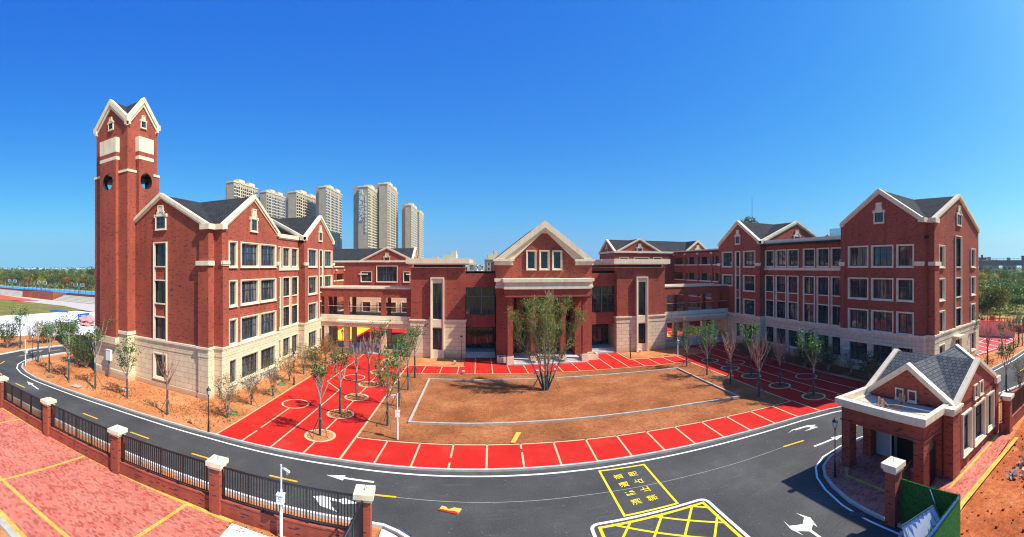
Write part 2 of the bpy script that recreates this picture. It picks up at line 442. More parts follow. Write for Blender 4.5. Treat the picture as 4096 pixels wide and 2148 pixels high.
def dup(root, loc, rz=0, label=None, group=None, scale=None):
    def cp(o, par):
        c = o.copy(); COL.objects.link(c)
        if par is not None: c.parent = par
        for k in list(o.children): cp(k, c)
        return c
    r = cp(root, None); r.location = loc; r.rotation_euler = (0, 0, rz)
    if label: r['label'] = label
    if group: r['group'] = group
    if scale: r.scale = (scale if isinstance(scale, tuple) else (scale,)*3)
    return r

class Fac:
    "a facade frame: s metres along the wall, d metres outward, z up; the outward side is on the right of p->q"
    def __init__(s, p, q):
        s.o = p; L = hypot(q[0]-p[0], q[1]-p[1]); s.L = L
        s.e = ((q[0]-p[0])/L, (q[1]-p[1])/L); s.n = (s.e[1], -s.e[0]); s.ang = atan2(s.e[1], s.e[0])
    def p(s, a, d, z): return (s.o[0]+s.e[0]*a+s.n[0]*d, s.o[1]+s.e[1]*a+s.n[1]*d, z)
    def s(s, c):
        return (c-s.o[0])*s.e[0] if abs(s.e[0]) > .7 else (c-s.o[1])*s.e[1]
    def span(s, c0, c1):
        a, b = s.s(c0), s.s(c1); return (min(a,b), max(a,b))

def wall_faces(mb, F, s0, s1, z0, z1, holes=(), d=0.0, reveal=.26):
    S = sorted({s0, s1, *[min(max(h[0], s0), s1) for h in holes], *[min(max(h[1], s0), s1) for h in holes]})
    Zs = sorted({z0, z1, *[min(max(h[2], z0), z1) for h in holes], *[min(max(h[3], z0), z1) for h in holes]})
    for a, b in zip(S, S[1:]):
        run = None
        for c, e in zip(Zs, Zs[1:]):
            ms, mz = (a+b)/2, (c+e)/2
            inside = any(h[0] < ms < h[1] and h[2] < mz < h[3] for h in holes)
            if inside:
                if run is not None: mb.face([F.p(a,d,run),F.p(b,d,run),F.p(b,d,c),F.p(a,d,c)]); run = None
            elif run is None: run = c
        if run is not None: mb.face([F.p(a,d,run),F.p(b,d,run),F.p(b,d,z1),F.p(a,d,z1)])
    for h in holes:
        a, b, c, e = h[:4]; c2, e2 = max(c, z0), min(e, z1)
        if c2 >= e2: continue
        mb.face([F.p(a,d,c2),F.p(a,d-reveal,c2),F.p(a,d-reveal,e2),F.p(a,d,e2)])
        mb.face([F.p(b,d,c2),F.p(b,d,e2),F.p(b,d-reveal,e2),F.p(b,d-reveal,c2)])
        if e <= z1: mb.face([F.p(a,d,e2),F.p(a,d-reveal,e2),F.p(b,d-reveal,e2),F.p(b,d,e2)])
        if c >= z0: mb.face([F.p(a,d,c2),F.p(b,d,c2),F.p(b,d-reveal,c2),F.p(a,d-reveal,c2)])

def offset_poly(poly, d):
    n = len(poly); out = []
    for k in range(n):
        a = Vector(poly[k-1]); b = Vector(poly[k]); c = Vector(poly[(k+1) % n])
        d1 = (b-a).normalized(); d2 = (c-b).normalized()
        n1 = Vector((d1.y,-d1.x)); n2 = Vector((d2.y,-d2.x)); m = (n1+n2)
        if m.length < 1e-6: m = n1
        m.normalize(); out.append(tuple(b+m*d/max(.3, m.dot(n1))))
    return out

# a window: dark aluminium sash (the part) with its cream surround and its pane under it
WC = {}
def window(parent, F, c, z0, z1, nv=2, transom=.6, sur=.22, proud=.14, depth=.22, glass='glass', sash='sash', abs_coords=True, sill=True, sm='trim'):
    a, b = F.span(*c) if abs_coords else c
    w, h = round(b-a, 2), round(z1-z0, 2)
    key = (w, h, nv, transom, sur, proud, depth, glass, sash, sill, sm)
    if key not in WC:
        L = Fac((0,0), (1,0))
        mb = MB(); bw = .05; g0, g1, y0, y1 = sur, w-sur, sur, h-sur
        fr = .06
        mb.fbox(L, g0, g1, y0, y0+fr, -depth, -depth+.07); mb.fbox(L, g0, g1, y1-fr, y1, -depth, -depth+.07)
        mb.fbox(L, g0, g0+fr, y0+fr, y1-fr, -depth, -depth+.069); mb.fbox(L, g1-fr, g1, y0+fr, y1-fr, -depth, -depth+.069)
        for k in range(1, nv):
            x = g0+(g1-g0)*k/nv; mb.fbox(L, x-bw/2, x+bw/2, y0+fr, y1-fr, -depth, -depth+.06)
        if transom:
            zt = y0+(y1-y0)*transom; mb.fbox(L, g0+fr, g1-fr, zt-bw/2-.01, zt+bw/2+.01, -depth, -depth+.066)
        su = None
        if sur > 0:
            su = MB(); o = .09
            def ring(x0, x1, q0, q1, t, d0, d1):
                su.fbox(L, x0, x1, q0, q0+t, d0, d1); su.fbox(L, x0, x1, q1-t, q1, d0, d1)
                su.fbox(L, x0, x0+t, q0+t, q1-t, d0, d1); su.fbox(L, x1-t, x1, q0+t, q1-t, d0, d1)
            ring(0, w, 0, h, o, -.02, proud)
            ring(o, w-o, o, h-o, sur-o, -depth, proud-.06)
            if sill: su.fbox(L, -.04, w+.04, -.06, 0, -.02, proud+.05)
            su = su.mesh('surround', M[sm])
        pa = MB().face([L.p(g0,-depth+.01,y0),L.p(g1,-depth+.01,y0),L.p(g1,-depth+.01,y1),L.p(g0,-depth+.01,y1)]).mesh('pane', M[glass])
        WC[key] = (mb.mesh('window', M[sash]), su, pa)
    me, su, pa = WC[key]
    o = bpy.data.objects.new('window', me); COL.objects.link(o); o.parent = parent
    o.location = F.p(a, 0, z0); o.rotation_euler = (0, 0, F.ang)
    for nm, m_ in (('surround', su), ('pane', pa)):
        if m_ is None: continue
        k = bpy.data.objects.new(nm, m_); COL.objects.link(k); k.parent = o
    return (a+sur*.9, b-sur*.9, z0+sur*.9, z1-sur*.9)

def strip(parent, tmb, F, c, z0, z1, panes, nv=2, sur=.22, proud=.14, spandrel=True):
    "a tall cream surround with several windows and brick spandrels; returns the holes"
    a, b = F.span(*c); holes = []
    for x0, x1 in ((a, a+.09), (b-.09, b)): tmb.fbox(F, x0, x1, z0, z1, -.02, proud)
    for x0, x1 in ((a+.09, a+sur), (b-sur, b-.09)): tmb.fbox(F, x0, x1, z0, z1, -.22, proud-.06)
    tmb.fbox(F, a+.09, b-.09, z1-.12, z1, -.02, proud-.003)
    for q0, q1 in panes:
        tmb.fbox(F, a+sur, b-sur, q0-.13, q0, -.2, proud+.0); 
        if q1 < z1-.3: tmb.fbox(F, a+sur, b-sur, q1, q1+.13, -.2, proud-.03)
        h = window(parent, F, (a+sur-.001, b-sur+.001), q0, q1, nv, .62, 0, abs_coords=False, sill=False)
        holes.append((a+sur, b-sur, q0, q1))
    return holes

def gable_window(parent, F, sc, z0, w=1.45, h=1.42):
    "small square window under a stepped cream head"
    q = w/1.45
    window(parent, F, (sc-w/2, sc+w/2), z0, z0+h, 2, .5, .17*q, .14, -.03, abs_coords=False)
    t = MB(); zt = z0+h; a = w/2
    for sg in (-1, 1):
        t.fbox(F, sc+sg*(a+.13*q), sc+sg*(a-.22*q), zt-.01, zt+.12*q, .0, .18)
        t.fbox(F, sc+sg*(a+.13*q), sc+sg*(a+.02), zt-.20*q, zt-.01, .0, .18)
        t.fbox(F, sc+sg*(a-.22*q), sc+sg*(a-.33*q), zt+.12*q, zt+.38*q, .0, .175)
        t.fbox(F, sc+sg*(a-.33*q), sc+sg*(a-.43*q), zt+.28*q, zt+.92*q, .0, .17)
    t.fbox(F, sc-a+.33*q, sc+a-.33*q, zt+.92*q, zt+1.0*q, .0, .172)
    t.fbox(F, sc-a+.22*q, sc+a-.22*q, zt-.01, zt+.28*q, .0, .10)
    t.fbox(F, sc-a+.43*q, sc+a-.43*q, zt+.28*q, zt+.92*q, .0, .10)
    t.fbox(F, sc-a+.56*q, sc+a-.56*q, zt+.34*q, zt+.78*q, .10, .14)
    t.build('stepped_window_head', 'trim', parent)

def gable(bmb, tmb, F, s0, s1, ze, zr, th=.60, proud=.26, ins=-.3, kick=.55, back=.35, zb=.45):
    "brick triangle plus raked cream coping"
    sm = (s0+s1)/2; k = (zr-ze)/(sm-s0)
    bmb.fext(F, [(s0, ze-zb), (s1, ze-zb), (s1, ze-.2), (sm, zr-.3), (s0, ze-.2)], -back, 0.0)
    # split in convex halves so that the shape stays clean
    for sg in (0, 1):
        e0, e1 = (s0, sm) if sg == 0 else (s1, sm); kk = kick if sg == 0 else -kick
        for top, bot, d1 in ((0.0, -.62*th, proud), (-.62*th, -th, proud*.5)):
            lo = [(e0, ze+top), (e1, zr+top), (e1, zr+bot), (e0, ze+bot)]
            # vertical thickness kept, with a short flat foot
            tmb.fext(F, lo, ins, d1+(.002 if sg else 0))
        tmb.fext(F, [(e0, ze-.01), (e0, ze-th+.12), (e0+kk, ze-th+.12), (e0+kk, ze-.05)], ins+.02, proud-.012)

def cross_roof(rmb, x0, x1, y0, y1, ze, zr, xm0=None, xm1=None, ym0=None, ym1=None, t=.12):
    "two crossing pitched roofs: ridge along X for the y-range, ridge along Y for the x-range"
    xm0 = x0 if xm0 is None else xm0; xm1 = x1 if xm1 is None else xm1
    ym0 = y0 if ym0 is None else ym0; ym1 = y1 if ym1 is None else ym1
    ym = (ym0+ym1)/2; xm = (xm0+xm1)/2
    for a, b in ((ym0, ym), (ym1, ym)):
        rmb.face([(x0,a,ze),(x1,a,ze),(x1,b,zr),(x0,b,zr)])
    for a, b in ((xm0, xm), (xm1, xm)):
        rmb.face([(a,y0,ze),(a,y1,ze),(b,y1,zr-.01),(b,y0,zr-.01)])

# ================================================================== SCHOOL BUILDINGS
ROWS = {4: (12.4, 15.0), 3: (8.57, 11.17), 2: (4.8, 7.4), 1: (.95, 3.5)}
def shell(root, poly, base_top, top, holes, base_name='stone_base'):
    "stone base and brick walls round a footprint (counter-clockwise); holes: {edge: [(s0,s1,z0,z1)..]}"
    bs, br = MB(), MB(); n = len(poly); facs = []
    off = offset_poly(poly, .05)
    for k in range(n):
        F = Fac(poly[k], poly[(k+1) % n]); facs.append(F); H = holes.get(k, [])
        Fo = Fac(off[k], off[(k+1) % n])
        # offset along the wall between the two frames
        ds = (F.o[0]-Fo.o[0])*F.e[0] + (F.o[1]-Fo.o[1])*F.e[1]
        wall_faces(bs, Fo, 0, Fo.L, -.5, base_top, [(h[0]+ds, h[1]+ds, h[2], h[3]) for h in H if h[2] < base_top], 0, .31)
        wall_faces(br, F, 0, F.L, base_top, top, [h for h in H if h[3] > base_top])
    return bs, br, facs
def base_mouldings(tmb, smb, poly, zt):
    tmb.prism(offset_poly(poly, .20), zt-.17, zt+.02)
    tmb.prism(offset_poly(poly, .13), zt-.32, zt-.17)
    smb.prism(offset_poly(poly, .09), zt-.92, zt-.32)

def hole(F, c, z0, z1, sur=.22, abs_coords=True):
    a, b = F.span(*c) if abs_coords else c
    return (a+sur*.9, b-sur*.9, z0+sur*.9, z1-sur*.9)

def classroom_wing(root, X, sg, y0, yN1, y2, yN, ns, pier, xback, zE1, zR1, zE2, zR2, cols1, strips_rec, cols2, south_spec):
    """X facade plane, sg direction of the interior, y0 corner of the facade, yN1 end of near gable, y2..yN far gable,
    ns = south wall y, pier=(depth of notch, pier south y)"""
    nd, py = pier
    xi = X + sg*nd                      # recess plane and notch depth
    P = [(xi, py), (xi, y0), (X, y0), (X, yN1), (xi, yN1), (xi, y2), (X, y2), (X, yN), (xback, yN), (xback, ns), (X+sg*2.0, ns), (X+sg*2.0, py)]
    if sg < 0: pass
    else: P = P[::-1]
    # orientation check -> counter-clockwise
    ar = sum(P[k-1][0]*P[k][1]-P[k][0]*P[k-1][1] for k in range(len(P)))
    if ar < 0: P = P[::-1]
    def find(p, q):
        for k in range(len(P)):
            a, b = P[k], P[(k+1) % len(P)]
            if (a == p and b == q) or (a == q and b == p): return k
    k1 = find((X, y0), (X, yN1)); kr = find((xi, yN1), (xi, y2)); k2 = find((X, y2), (X, yN)); ks = find((xback, ns), (X+sg*2.0, ns))
    F1, FR, F2, FS = [Fac(P[k], P[(k+1) % len(P)]) for k in (k1, kr, k2, ks)]
    H = {k1: [], kr: [], k2: [], ks: []}
    tm, sm_ = MB(), MB()
    zt = 4.85
    # near gable facade
    for c, nv in cols1:
        for r in (4, 3, 2, 1):
            q0, q1 = ROWS[r]
            H[k1].append(window(root, F1, c, q0, q1, nv, .6, sur=.18, sm='trim'))
    # recess: top row single windows on a belt, rows 3+2 as strips
    for c in strips_rec:
        H[kr].append(window(root, FR, c, 12.42, 14.98, 2, .6, sur=.16))
        H[kr] += strip(root, tm, FR, c, 4.87, 11.2, [(8.75, 11.0), (4.95, 7.35)])
        H[kr].append(window(root, FR, c, .95, 3.5, 2, .6, sur=.12))
    a, b = FR.span(yN1, y2); tm.fbox(FR, a, b, 12.02, 12.33, -.02, .16); tm.fbox(FR, a, b, 11.95, 12.02, -.02, .10)
    # far gable facade
    for c, rows, nv in cols2:
        if rows == 'strip':
            H[k2] += strip(root, tm, F2, c, 4.87, 15.0, [(12.5, 14.8), (8.75, 11.0), (4.95, 7.3)], 1, .3)
            H[k2].append(window(root, F2, c, .95, 3.5, 1, .6, sur=.2))
        else:
            for r in rows:
                q0, q1 = ROWS[r] if r in ROWS else (9.25, 11.17)
                H[k2].append(window(root, F2, c, q0, q1, nv, .6, sur=.18))
    # south end
    south_spec(root, tm, FS, H[ks])
    bs, br, facs = shell(root, P, zt, zE2-.45, H)
    base_mouldings(tm, sm_, P, zt)
    # plinth
    bs.prism(offset_poly(P, .12), -.5, .45)
    # piers at the corners up to the belt, belts
    belts = MB()
    for (F, s0, s1) in ((F1, None, y0), (F1, None, yN1), (F2, None, y2), (F2, None, yN)):
        c = s1; e = 1.02 if s1 in (y0, y2) else .68
        inner = c+e if c in (y0, y2) else c-e
        a, b = F.span(c, inner)
        br.fbox(F, a, b, zt+.02, 12.72, -.02, .09)
        belts.fbox(F, a-(.16 if a < .01 else 0), b+(.16 if b > F.L-.01 else 0), 12.72, 13.05, -.02, .26)
        belts.fbox(F, a-(.1 if a < .01 else 0), b+(.1 if b > F.L-.01 else 0), 12.58, 12.72, -.02, .18)
    # corner pier with its notch
    px0, px1 = sorted((xi, X+sg*2.0))
    e = .25
    belts.prism([(px0-e, py-e), (px1+e, py-e), (px1+e, y0-e), (px0-e, y0-e)], 12.6, 13.04)
    br.prism([(px0-.08, py-.08), (px1+.08, py-.08), (px1+.08, y0-.3), (px0-.08, y0-.3)], zt+.02, 12.6)
    # coping round the notch at the eaves
    e = .29
    cx0, cx1 = sorted((xi-sg*e, X+sg*1.75)); tm.prism([(cx0, py-e), (cx1, py-e), (cx1, y0-e), (cx0, y0-e)], zE1-.52, zE1)
    cx0, cx1 = sorted((X-sg*(e-.02), X+sg*1.75)); tm.prism([(cx0, y0-e), (cx1, y0-e), (cx1, y0+.1), (cx0, y0+.1)], zE1-.523, zE1-.003)
    if zE1 > zE2:
        blk = [(xi, py), (xi, y0), (X, y0), (X, yN1), (xback, yN1), (xback, ns), (X+sg*2.0, ns), (X+sg*2.0, py)]
        ar = sum(blk[k-1][0]*blk[k][1]-blk[k][0]*blk[k-1][1] for k in range(len(blk)))
        if ar < 0: blk = blk[::-1]
        for k in range(len(blk)):
            F = Fac(blk[k], blk[(k+1) % len(blk)]); wall_faces(br, F, 0, F.L, zE2-.45, zE1-.45)
    # recess parapet coping
    F = FR; tm.fbox(F, 0, F.L, zE2-.45, zE2+.02, -.5, nd*.12+.14); tm.fbox(F, 0, F.L, zE2-.60, zE2-.45, -.3, .12)
    br.build('wall', 'brick', root); split_build(bs, 'stone_base', 'stone', root); sm_.build('base_band', 'stone', root)
    # gables
    gm, gt, rf = MB(), MB(), MB()
    gable(gm, gt, F1, 0.02, F1.L, zE1, zR1)
    gable_window(root, F1, F1.L/2, zE1-.36)
    xa, xb = sorted((xi, xback))
    s0, s1 = FS.span(xi, xback)
    FSg = FS
    gable(gm, gt, FSg, s0, s1, zE1, zR1+.1)
    gable_window(root, FSg, (s0+s1)/2, zE1-.22, 1.5, 1.5)
    x_lo, x_hi = sorted((X-sg*.05, xback))
    cross_roof(rf, x_lo, x_hi, ns-.02, yN1, zE1-.12, zR1-.12, xm0=xa, xm1=xb, ym0=y0, ym1=yN1)
    Fn = Fac(*( ((X, yN1), (xback, yN1)) if sg < 0 else ((xback, yN1), (X, yN1)) ))
    s0, s1 = Fn.span(xi, xback); gable(gm, gt, Fn, s0, s1, zE1, zR1+.1)
    Fb = Fac(*( ((xback, yN1), (xback, ns)) if sg < 0 else ((xback, ns), (xback, yN1)) ))
    gable(gm, gt, Fb, *Fb.span(y0, yN1), zE1, zR1)
    # flat roof deck over everything
    rf.prism([(min(P, key=lambda p: p[0])[0]+.3, ns+.5), (max(P, key=lambda p: p[0])[0]-.3-nd, ns+.5), (max(P, key=lambda p: p[0])[0]-.3-nd, yN-.3), (min(P, key=lambda p: p[0])[0]+.3, yN-.3)], zE2-.8, zE2-.55) if sg > 0 else \
        rf.prism([(xback+.3, ns+.5), (xi-.3, ns+.5), (xi-.3, yN-.3), (xback+.3, yN-.3)], zE2-.8, zE2-.55)
    # far gables
    gable(gm, gt, F2, 0.02, F2.L, zE2, zR2)
    gable_window(root, F2, F2.L/2, zE2-.33, 1.35)
    FS2 = Fac(*( ((xback, y2), (X, y2)) if sg < 0 else ((X, y2), (xback, y2)) ))
    s0, s1 = FS2.span(X, xback); gable(gm, gt, FS2, s0, s1, zE2, zR2+.05); gable_window(root, FS2, (s0+s1)/2, zE2-.33, 1.45)
    wall_faces(gm, FS2, s0, s1, zE2-.8, zE2-.45)
    cross_roof(rf, x_lo, x_hi, y2, yN, zE2-.12, zR2-.12, xm0=min(X, xback), xm1=max(X, xback))
    FN2 = Fac(*( ((X, yN), (xback, yN)) if sg < 0 else ((xback, yN), (X, yN)) ))
    s0, s1 = FN2.span(X, xback); gable(gm, gt, FN2, s0, s1, zE2, zR2+.05)
    split_build(gm, 'gable_wall', 'brick', root); split_build(gt, 'gable_coping', 'trim', root); rf.build('roof', 'roof', root)
    split_build(tm, 'cornice', 'trim', root); split_build(belts, 'belt_course', 'trim', root)
    # louvred vents under the ground floor windows of the near gable
    lv = MB()
    for c, nv in cols1:
        a, b = F1.span(*c)
        if b-a > 2:
            for k in range(7): lv.fbox(F1, a+.25, b-.25, .12+k*.11, .17+k*.11, .04, .16)
    split_build(lv, 'louvred_vent', 'kerb_white', root)

# ---- left wing
LW = thing('classroom_building', 'sunlit four-storey red brick classroom block attached to the tall tower', 'school building')
def south_left(root, tm, F, H):
    c = (-30.62, -28.68)
    H += strip(root, tm, F, c, 4.9, 15.05, [(12.55, 14.8), (8.7, 11.0), (4.98, 7.2)], 2, .24)
    H.append(window(root, F, c, .8, 3.5, 2, .5, sur=.2))
classroom_wing(LW, -22.4, -1, 31.83, 43.4, 51.0, 62.6, 31.05, (.93, 30.88), -35.8, 16.53, 20.05, 16.53, 20.05,
    [((32.86, 34.38), 1), ((35.0, 38.65), 4), ((38.92, 42.62), 4)],
    [(43.75, 45.7), (46.15, 48.35), (48.72, 50.85)],
    [((52.1, 55.45), (4, 3, 2, 1), 3), ((56.26, 57.78), 'strip', 1), ((58.41, 61.82), (4, 'short'), 3)], south_left)
# ---- right wing
RW = thing('classroom_building', 'shaded four-storey red brick classroom block on the right with red paving below', 'school building')
def south_right(root, tm, F, H):
    for c in ((42.3, 44.0), (52.5, 54.3)):
        for r in (4, 3, 2, 1): H.append(window(root, F, c, ROWS[r][0]-.05, ROWS[r][1], 1, .5, sur=.24))
    H += strip(root, tm, F, (47.1, 49.2), 4.9, 16.4, [(12.5, 16.1), (8.7, 11.0), (4.98, 7.2)], 2, .26)
    H.append(window(root, F, (47.1, 49.2), .8, 3.5, 2, .5, sur=.2))
    # little balcony canopy
    s = F.s(46.4); tm.fbox(F, s, s+1.9, 3.7, 3.95, 0.06, .9)
classroom_wing(RW, 40.1, 1, 21.1, 32.7, 48.44, 59.8, 20.35, (.93, 20.18), 55.7, 17.9, 21.6, 16.45, 20.0,
    [((22.22, 24.49), 2), ((24.89, 27.99), 3), ((28.41, 31.47), 3)],
    [(33.0, 35.05), (35.32, 37.55), (37.9, 40.15), (41.04, 43.31), (43.55, 45.84), (46.19, 48.3)],
    [((49.57, 52.63), (4, 3, 2, 1), 3), ((53.37, 54.83), 'strip', 1), ((55.58, 58.62), (4, 'short'), 3)], south_right)

# ---- tower
TW = thing('clock_tower', 'tall slim red brick tower with four pointed gables and round holes', 'tower')
def build_tower():
    x0, x1, y0, y1 = -39.36, -33.5, 29.88, 34.82
    lo = [(x0,y0),(x1,y0),(x1,y1),(x0,y1)]
    w, s_, t = MB(), MB(), MB()
    for k in range(4):
        F = Fac(lo[k], lo[(k+1)%4])
        wall_faces(s_, F, 0, F.L, -.5, 5.35); s_.fbox(F, 0, F.L, -.5, .9, -.1, .12)
        wall_faces(w, F, 0, F.L, 5.35, 22.9, [(F.L/2-.95, F.L/2+.95, 21.1, 22.9)], reveal=.3)
    t.prism(offset_poly(lo, .07), 22.88, 23.14)
    t.prism(offset_poly(lo, .10), 5.05, 5.4)
    up = offset_poly(lo, -.14)
    mid = [((a[0]+b[0])/2, (a[1]+b[1])/2) for a, b in zip(lo, lo[1:]+lo[:1])]
    dark = MB(); bays = MB(); panels = MB(); heads = MB()
    for k in range(4):
        F = Fac(up[k], up[(k+1)%4]); wall_faces(w, F, 0, F.L, 23.1, 28.5)
        Fb = Fac(lo[k], lo[(k+1)%4]); L = Fb.L; bw = 1.43 if L > 5.3 else 1.15
        a, b = L/2-bw, L/2+bw; pr = .41
        if L < 5.3: a, b = L/2-1.15, L/2+1.15
        # bay with a round hole: front face built as a fan around the circle
        cz, r = 22.05, .9; n = 24; cs = (a+b)/2
        zb, ztp = 4.6, 24.4
        wall_faces(bays, Fb, a, b, zb, cz-r-.05, d=pr); wall_faces(bays, Fb, a, b, cz+r+.05, ztp, d=pr)
        circ = [(cs+r*cos(2*pi*q/n), cz+r*sin(2*pi*q/n)) for q in range(n)]
        def edge(q):
            t_ = 2*pi*q/n; c_, s2 = cos(t_), sin(t_); hw, hh = (b-a)/2, r+.05
            m = min(hw/abs(c_) if abs(c_) > 1e-6 else 1e9, hh/abs(s2) if abs(s2) > 1e-6 else 1e9); return (cs+c_*m, cz+s2*m)
        corner = [(b, cz+r+.05), (a, cz+r+.05), (a, cz-r-.05), (b, cz-r-.05)]
        for q in range(n):
            p0, p1 = circ[q], circ[(q+1)%n]; e0, e1 = edge(q), edge((q+1)%n)
            pts = [p0, e0]
            if abs(e0[0]-e1[0]) > 1e-4 and abs(e0[1]-e1[1]) > 1e-4:
                pts.append(min(corner, key=lambda c: hypot(c[0]-(e0[0]+e1[0])/2, c[1]-(e0[1]+e1[1])/2)))
            pts += [e1, p1]
            bays.face([Fb.p(x, pr, z) for x, z in pts])
            dark.face([Fb.p(p0[0], pr, p0[1]), Fb.p(p1[0], pr, p1[1]), Fb.p(p1[0], -.3, p1[1]), Fb.p(p0[0], -.3, p0[1])])
        for e in (a, b):
            bays.face([Fb.p(e, 0, zb), Fb.p(e, pr, zb), Fb.p(e, pr, ztp), Fb.p(e, 0, ztp)])
        t.fbox(Fb, a-.01, b+.01, 24.4, 24.78, -.2, pr+.012)
        bays.fbox(Fb, a, b, 24.78, 25.25, -.2, pr)
        panels.fbox(Fb, a-.01, b+.01, 25.25, 26.9, -.2, pr+.015)
        # corbelled stone foot of the bay
        s_.fext(Fb, [(a-.02, 4.6), (b+.02, 4.6), (b+.02, 3.85), (a-.02, 3.85)], 0, pr+.1)
        gable(heads, t, Fac(up[k], up[(k+1)%4]), -.02, F.L+.02, 29.0, 31.6, th=1.05, proud=.27, back=.3, kick=.3, zb=.5)
        gable_window(TW, Fac(up[k], up[(k+1)%4]), F.L/2, 28.1, .86, .86)
        t.fbox(Fac(up[k], up[(k+1)%4]), -.27, .25, 28.35, 29.0, -.2, .268)
    rf = MB(); cross_roof(rf, up[0][0], up[1][0], up[0][1], up[2][1], 28.85, 31.4)
    # inside of the belfry: openings look through to the sky
    inn = MB()
    ux0, ux1, uy0, uy1 = x0+.3, x1-.3, y0+.3, y1-.3
    inn.box(ux0, ux1, uy0, uy1, 20.6, 20.75); inn.box(ux0, ux1, uy0, uy1, 22.45, 22.6)
    for cx in (ux0, ux1-.55):
        for cy in (uy0, uy1-.55): inn.box(cx, cx+.55, cy, cy+.55, 20.75, 22.45)
    split_build(bays, 'wall_bay', 'brick', TW); w.build('wall', 'brick', TW); split_build(s_, 'stone_base', 'stone', TW)
    split_build(t, 'cornice', 'trim', TW); split_build(panels, 'blank_clock_panel', 'trim', TW); split_build(heads, 'gable_wall', 'brick', TW)
    split_build(dark, 'round_opening', 'dark', TW); rf.build('roof', 'roof', TW); inn.build('belfry_frame', 'dark', TW)
build_tower()

# ---- entrance hall in the middle
EH = thing('entrance_hall', 'red brick entrance hall with a columned portico under a big cream gable', 'school building')
def build_hall():
    t, w, s_, d, rf, st = MB(), MB(), MB(), MB(), MB(), MB()
    for x0, x1, wx in ((-8.84, -1.34, (-6.08, -4.21)), (20.2, 27.95, (23.15, 25.0))):
        P = [(x0,56.4),(x1,56.4),(x1,72),(x0,72)]
        F = Fac(P[0], P[1]); H = []
        a, b = F.span(*wx)
        # tall cream frame with upper and lower glazing
        for q0, q1 in ((a, a+.12), (b-.12, b)): t.fbox(F, q0, q1, -.3, 11.0, -.02, .42)
        for q0, q1 in ((a+.12, a+.3), (b-.3, b-.12)): t.fbox(F, q0, q1, -.3, 10.85, -.25, .34)
        t.fbox(F, a+.12, b-.12, 10.85, 10.998, -.02, .418)
        t.fbox(F, a+.3, b-.3, 10.2, 10.85, -.25, .22); t.fbox(F, a+.3, b-.3, 4.05, 5.3, -.25, .16); t.fbox(F, a+.3, b-.3, -.3, 1.1, -.25, .16)
        for q0, q1, tr in ((5.3, 10.2, .46), (1.1, 4.05, .66)):
            H.append(window(EH, F, (a+.3, b-.3), q0, q1, 2, tr, 0, depth=.2, abs_coords=False, sill=False)); H[-1] = (a+.3, b-.3, q0, q1)
        bs, br, fs = shell(EH, P, 5.2, 12.35, {0: H})
        base_mouldings(t, s_, P, 5.2)
        s_.v += []; 
        n = len(s_.v); s_.v += bs.v; s_.f += [tuple(i+n for i in f) for f in bs.f]
        n = len(w.v); w.v += br.v; w.f += [tuple(i+n for i in f) for f in br.f]
        # cream frame pieces must stay proud of the mouldings
        t.fbox(F, a+.3, b-.3, 4.2, 5.25, .16, .30)
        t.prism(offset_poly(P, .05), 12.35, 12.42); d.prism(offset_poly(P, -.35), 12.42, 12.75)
        t.prism(offset_poly(P, .28), 12.74, 12.9); t.prism(offset_poly(P, .62), 12.9, 13.62)
        t.prism(offset_poly([(x0,62),(x1,62),(x1,72),(x0,72)], .9), 12.95, 13.55)
    # set-back links between the blocks and the portico
    for x0, x1, div in ((-1.34, 2.8, (.28, .6)), (15.9, 20.2, (.36,))):
        F = Fac((x0, 57.4), (x1, 57.4)); L = F.L
        wall_faces(w, F, 0, L, 4.1, 11.85, [(.02, L-.02, 5.8, 9.6)])
        w.fbox(F, 0, L, 11.55, 11.85, -.5, 0.0)
        w.fbox(F, 0, L, 4.1, 4.12, -3, -.001)
        g = window(EH, F, (.02, L-.02), 5.8, 9.6, 4, .34, 0, depth=.16, abs_coords=False, sill=False, glass='glass_dark')
        mb = MB(); mb.fbox(F, .06, L-.06, 8.3, 8.37, -.16, -.09)
        mb.fbox(F, L*.52, L*.52+.14, 5.85, 9.55, -.16, -.05); mb.build('window_bar', 'sash_light', EH)
        # recessed dark entrance
        gm = MB(); G_ = Fac((x0, 60.2), (x1, 60.2)); gm.face([G_.p(0,0,.6),G_.p(L,0,.6),G_.p(L,0,4.1),G_.p(0,0,4.1)]); gm.build('entrance_glazing', 'glass_dark', EH)
        fb = MB()
        for k in range(6): q = L*k/5; fb.fbox(G_, max(0, q-.04), min(L, q+.04), .6, 4.1, .01, .08)
        fb.fbox(G_, 0, L, 3.1, 3.18, .011, .079); fb.build('door_frame', 'sash', EH)
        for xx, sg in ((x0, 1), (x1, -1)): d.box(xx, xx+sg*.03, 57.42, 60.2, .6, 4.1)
        for k, (yy, zz) in enumerate(((56.5, .2), (56.85, .4), (57.2, .6))): st.box(x0+.01*k, x1-.01*k, yy, 57.45+.02*k if k < 2 else 60.2, zz-.2 if k else -.2, zz)
    # portico body
    px0, px1, pf = 2.8, 15.9, 54.6
    for a, b in ((px0, 5.15), (13.5, px1)):
        w.box(a, b, pf, 58.2, .2, 8.72)
    F = Fac((px0, pf), (px1, pf)); L = F.L
    wins = [(6.8, 8.16), (8.57, 9.93), (10.32, 11.69)]
    H = [window(EH, F, c, 12.05, 14.68, 1, .35, .22, .2, .2, 'glass_dark') for c in wins]
    wall_faces(w, F, 0, L, 8.72, 12.7, H); 
    # gable field cut round the windows
    hx0, hx1 = F.s(5.2), F.s(13.2)
    sm = (F.s(2.6)+F.s(15.95))/2
    wall_faces(w, F, F.s(6.5), F.s(12.0), 12.7, 14.9, H)
    zr, ze, hw = 18.65, 13.5, 6.6; k = (zr-ze)/hw
    def zl(s): return zr - k*abs(s-sm) - .9
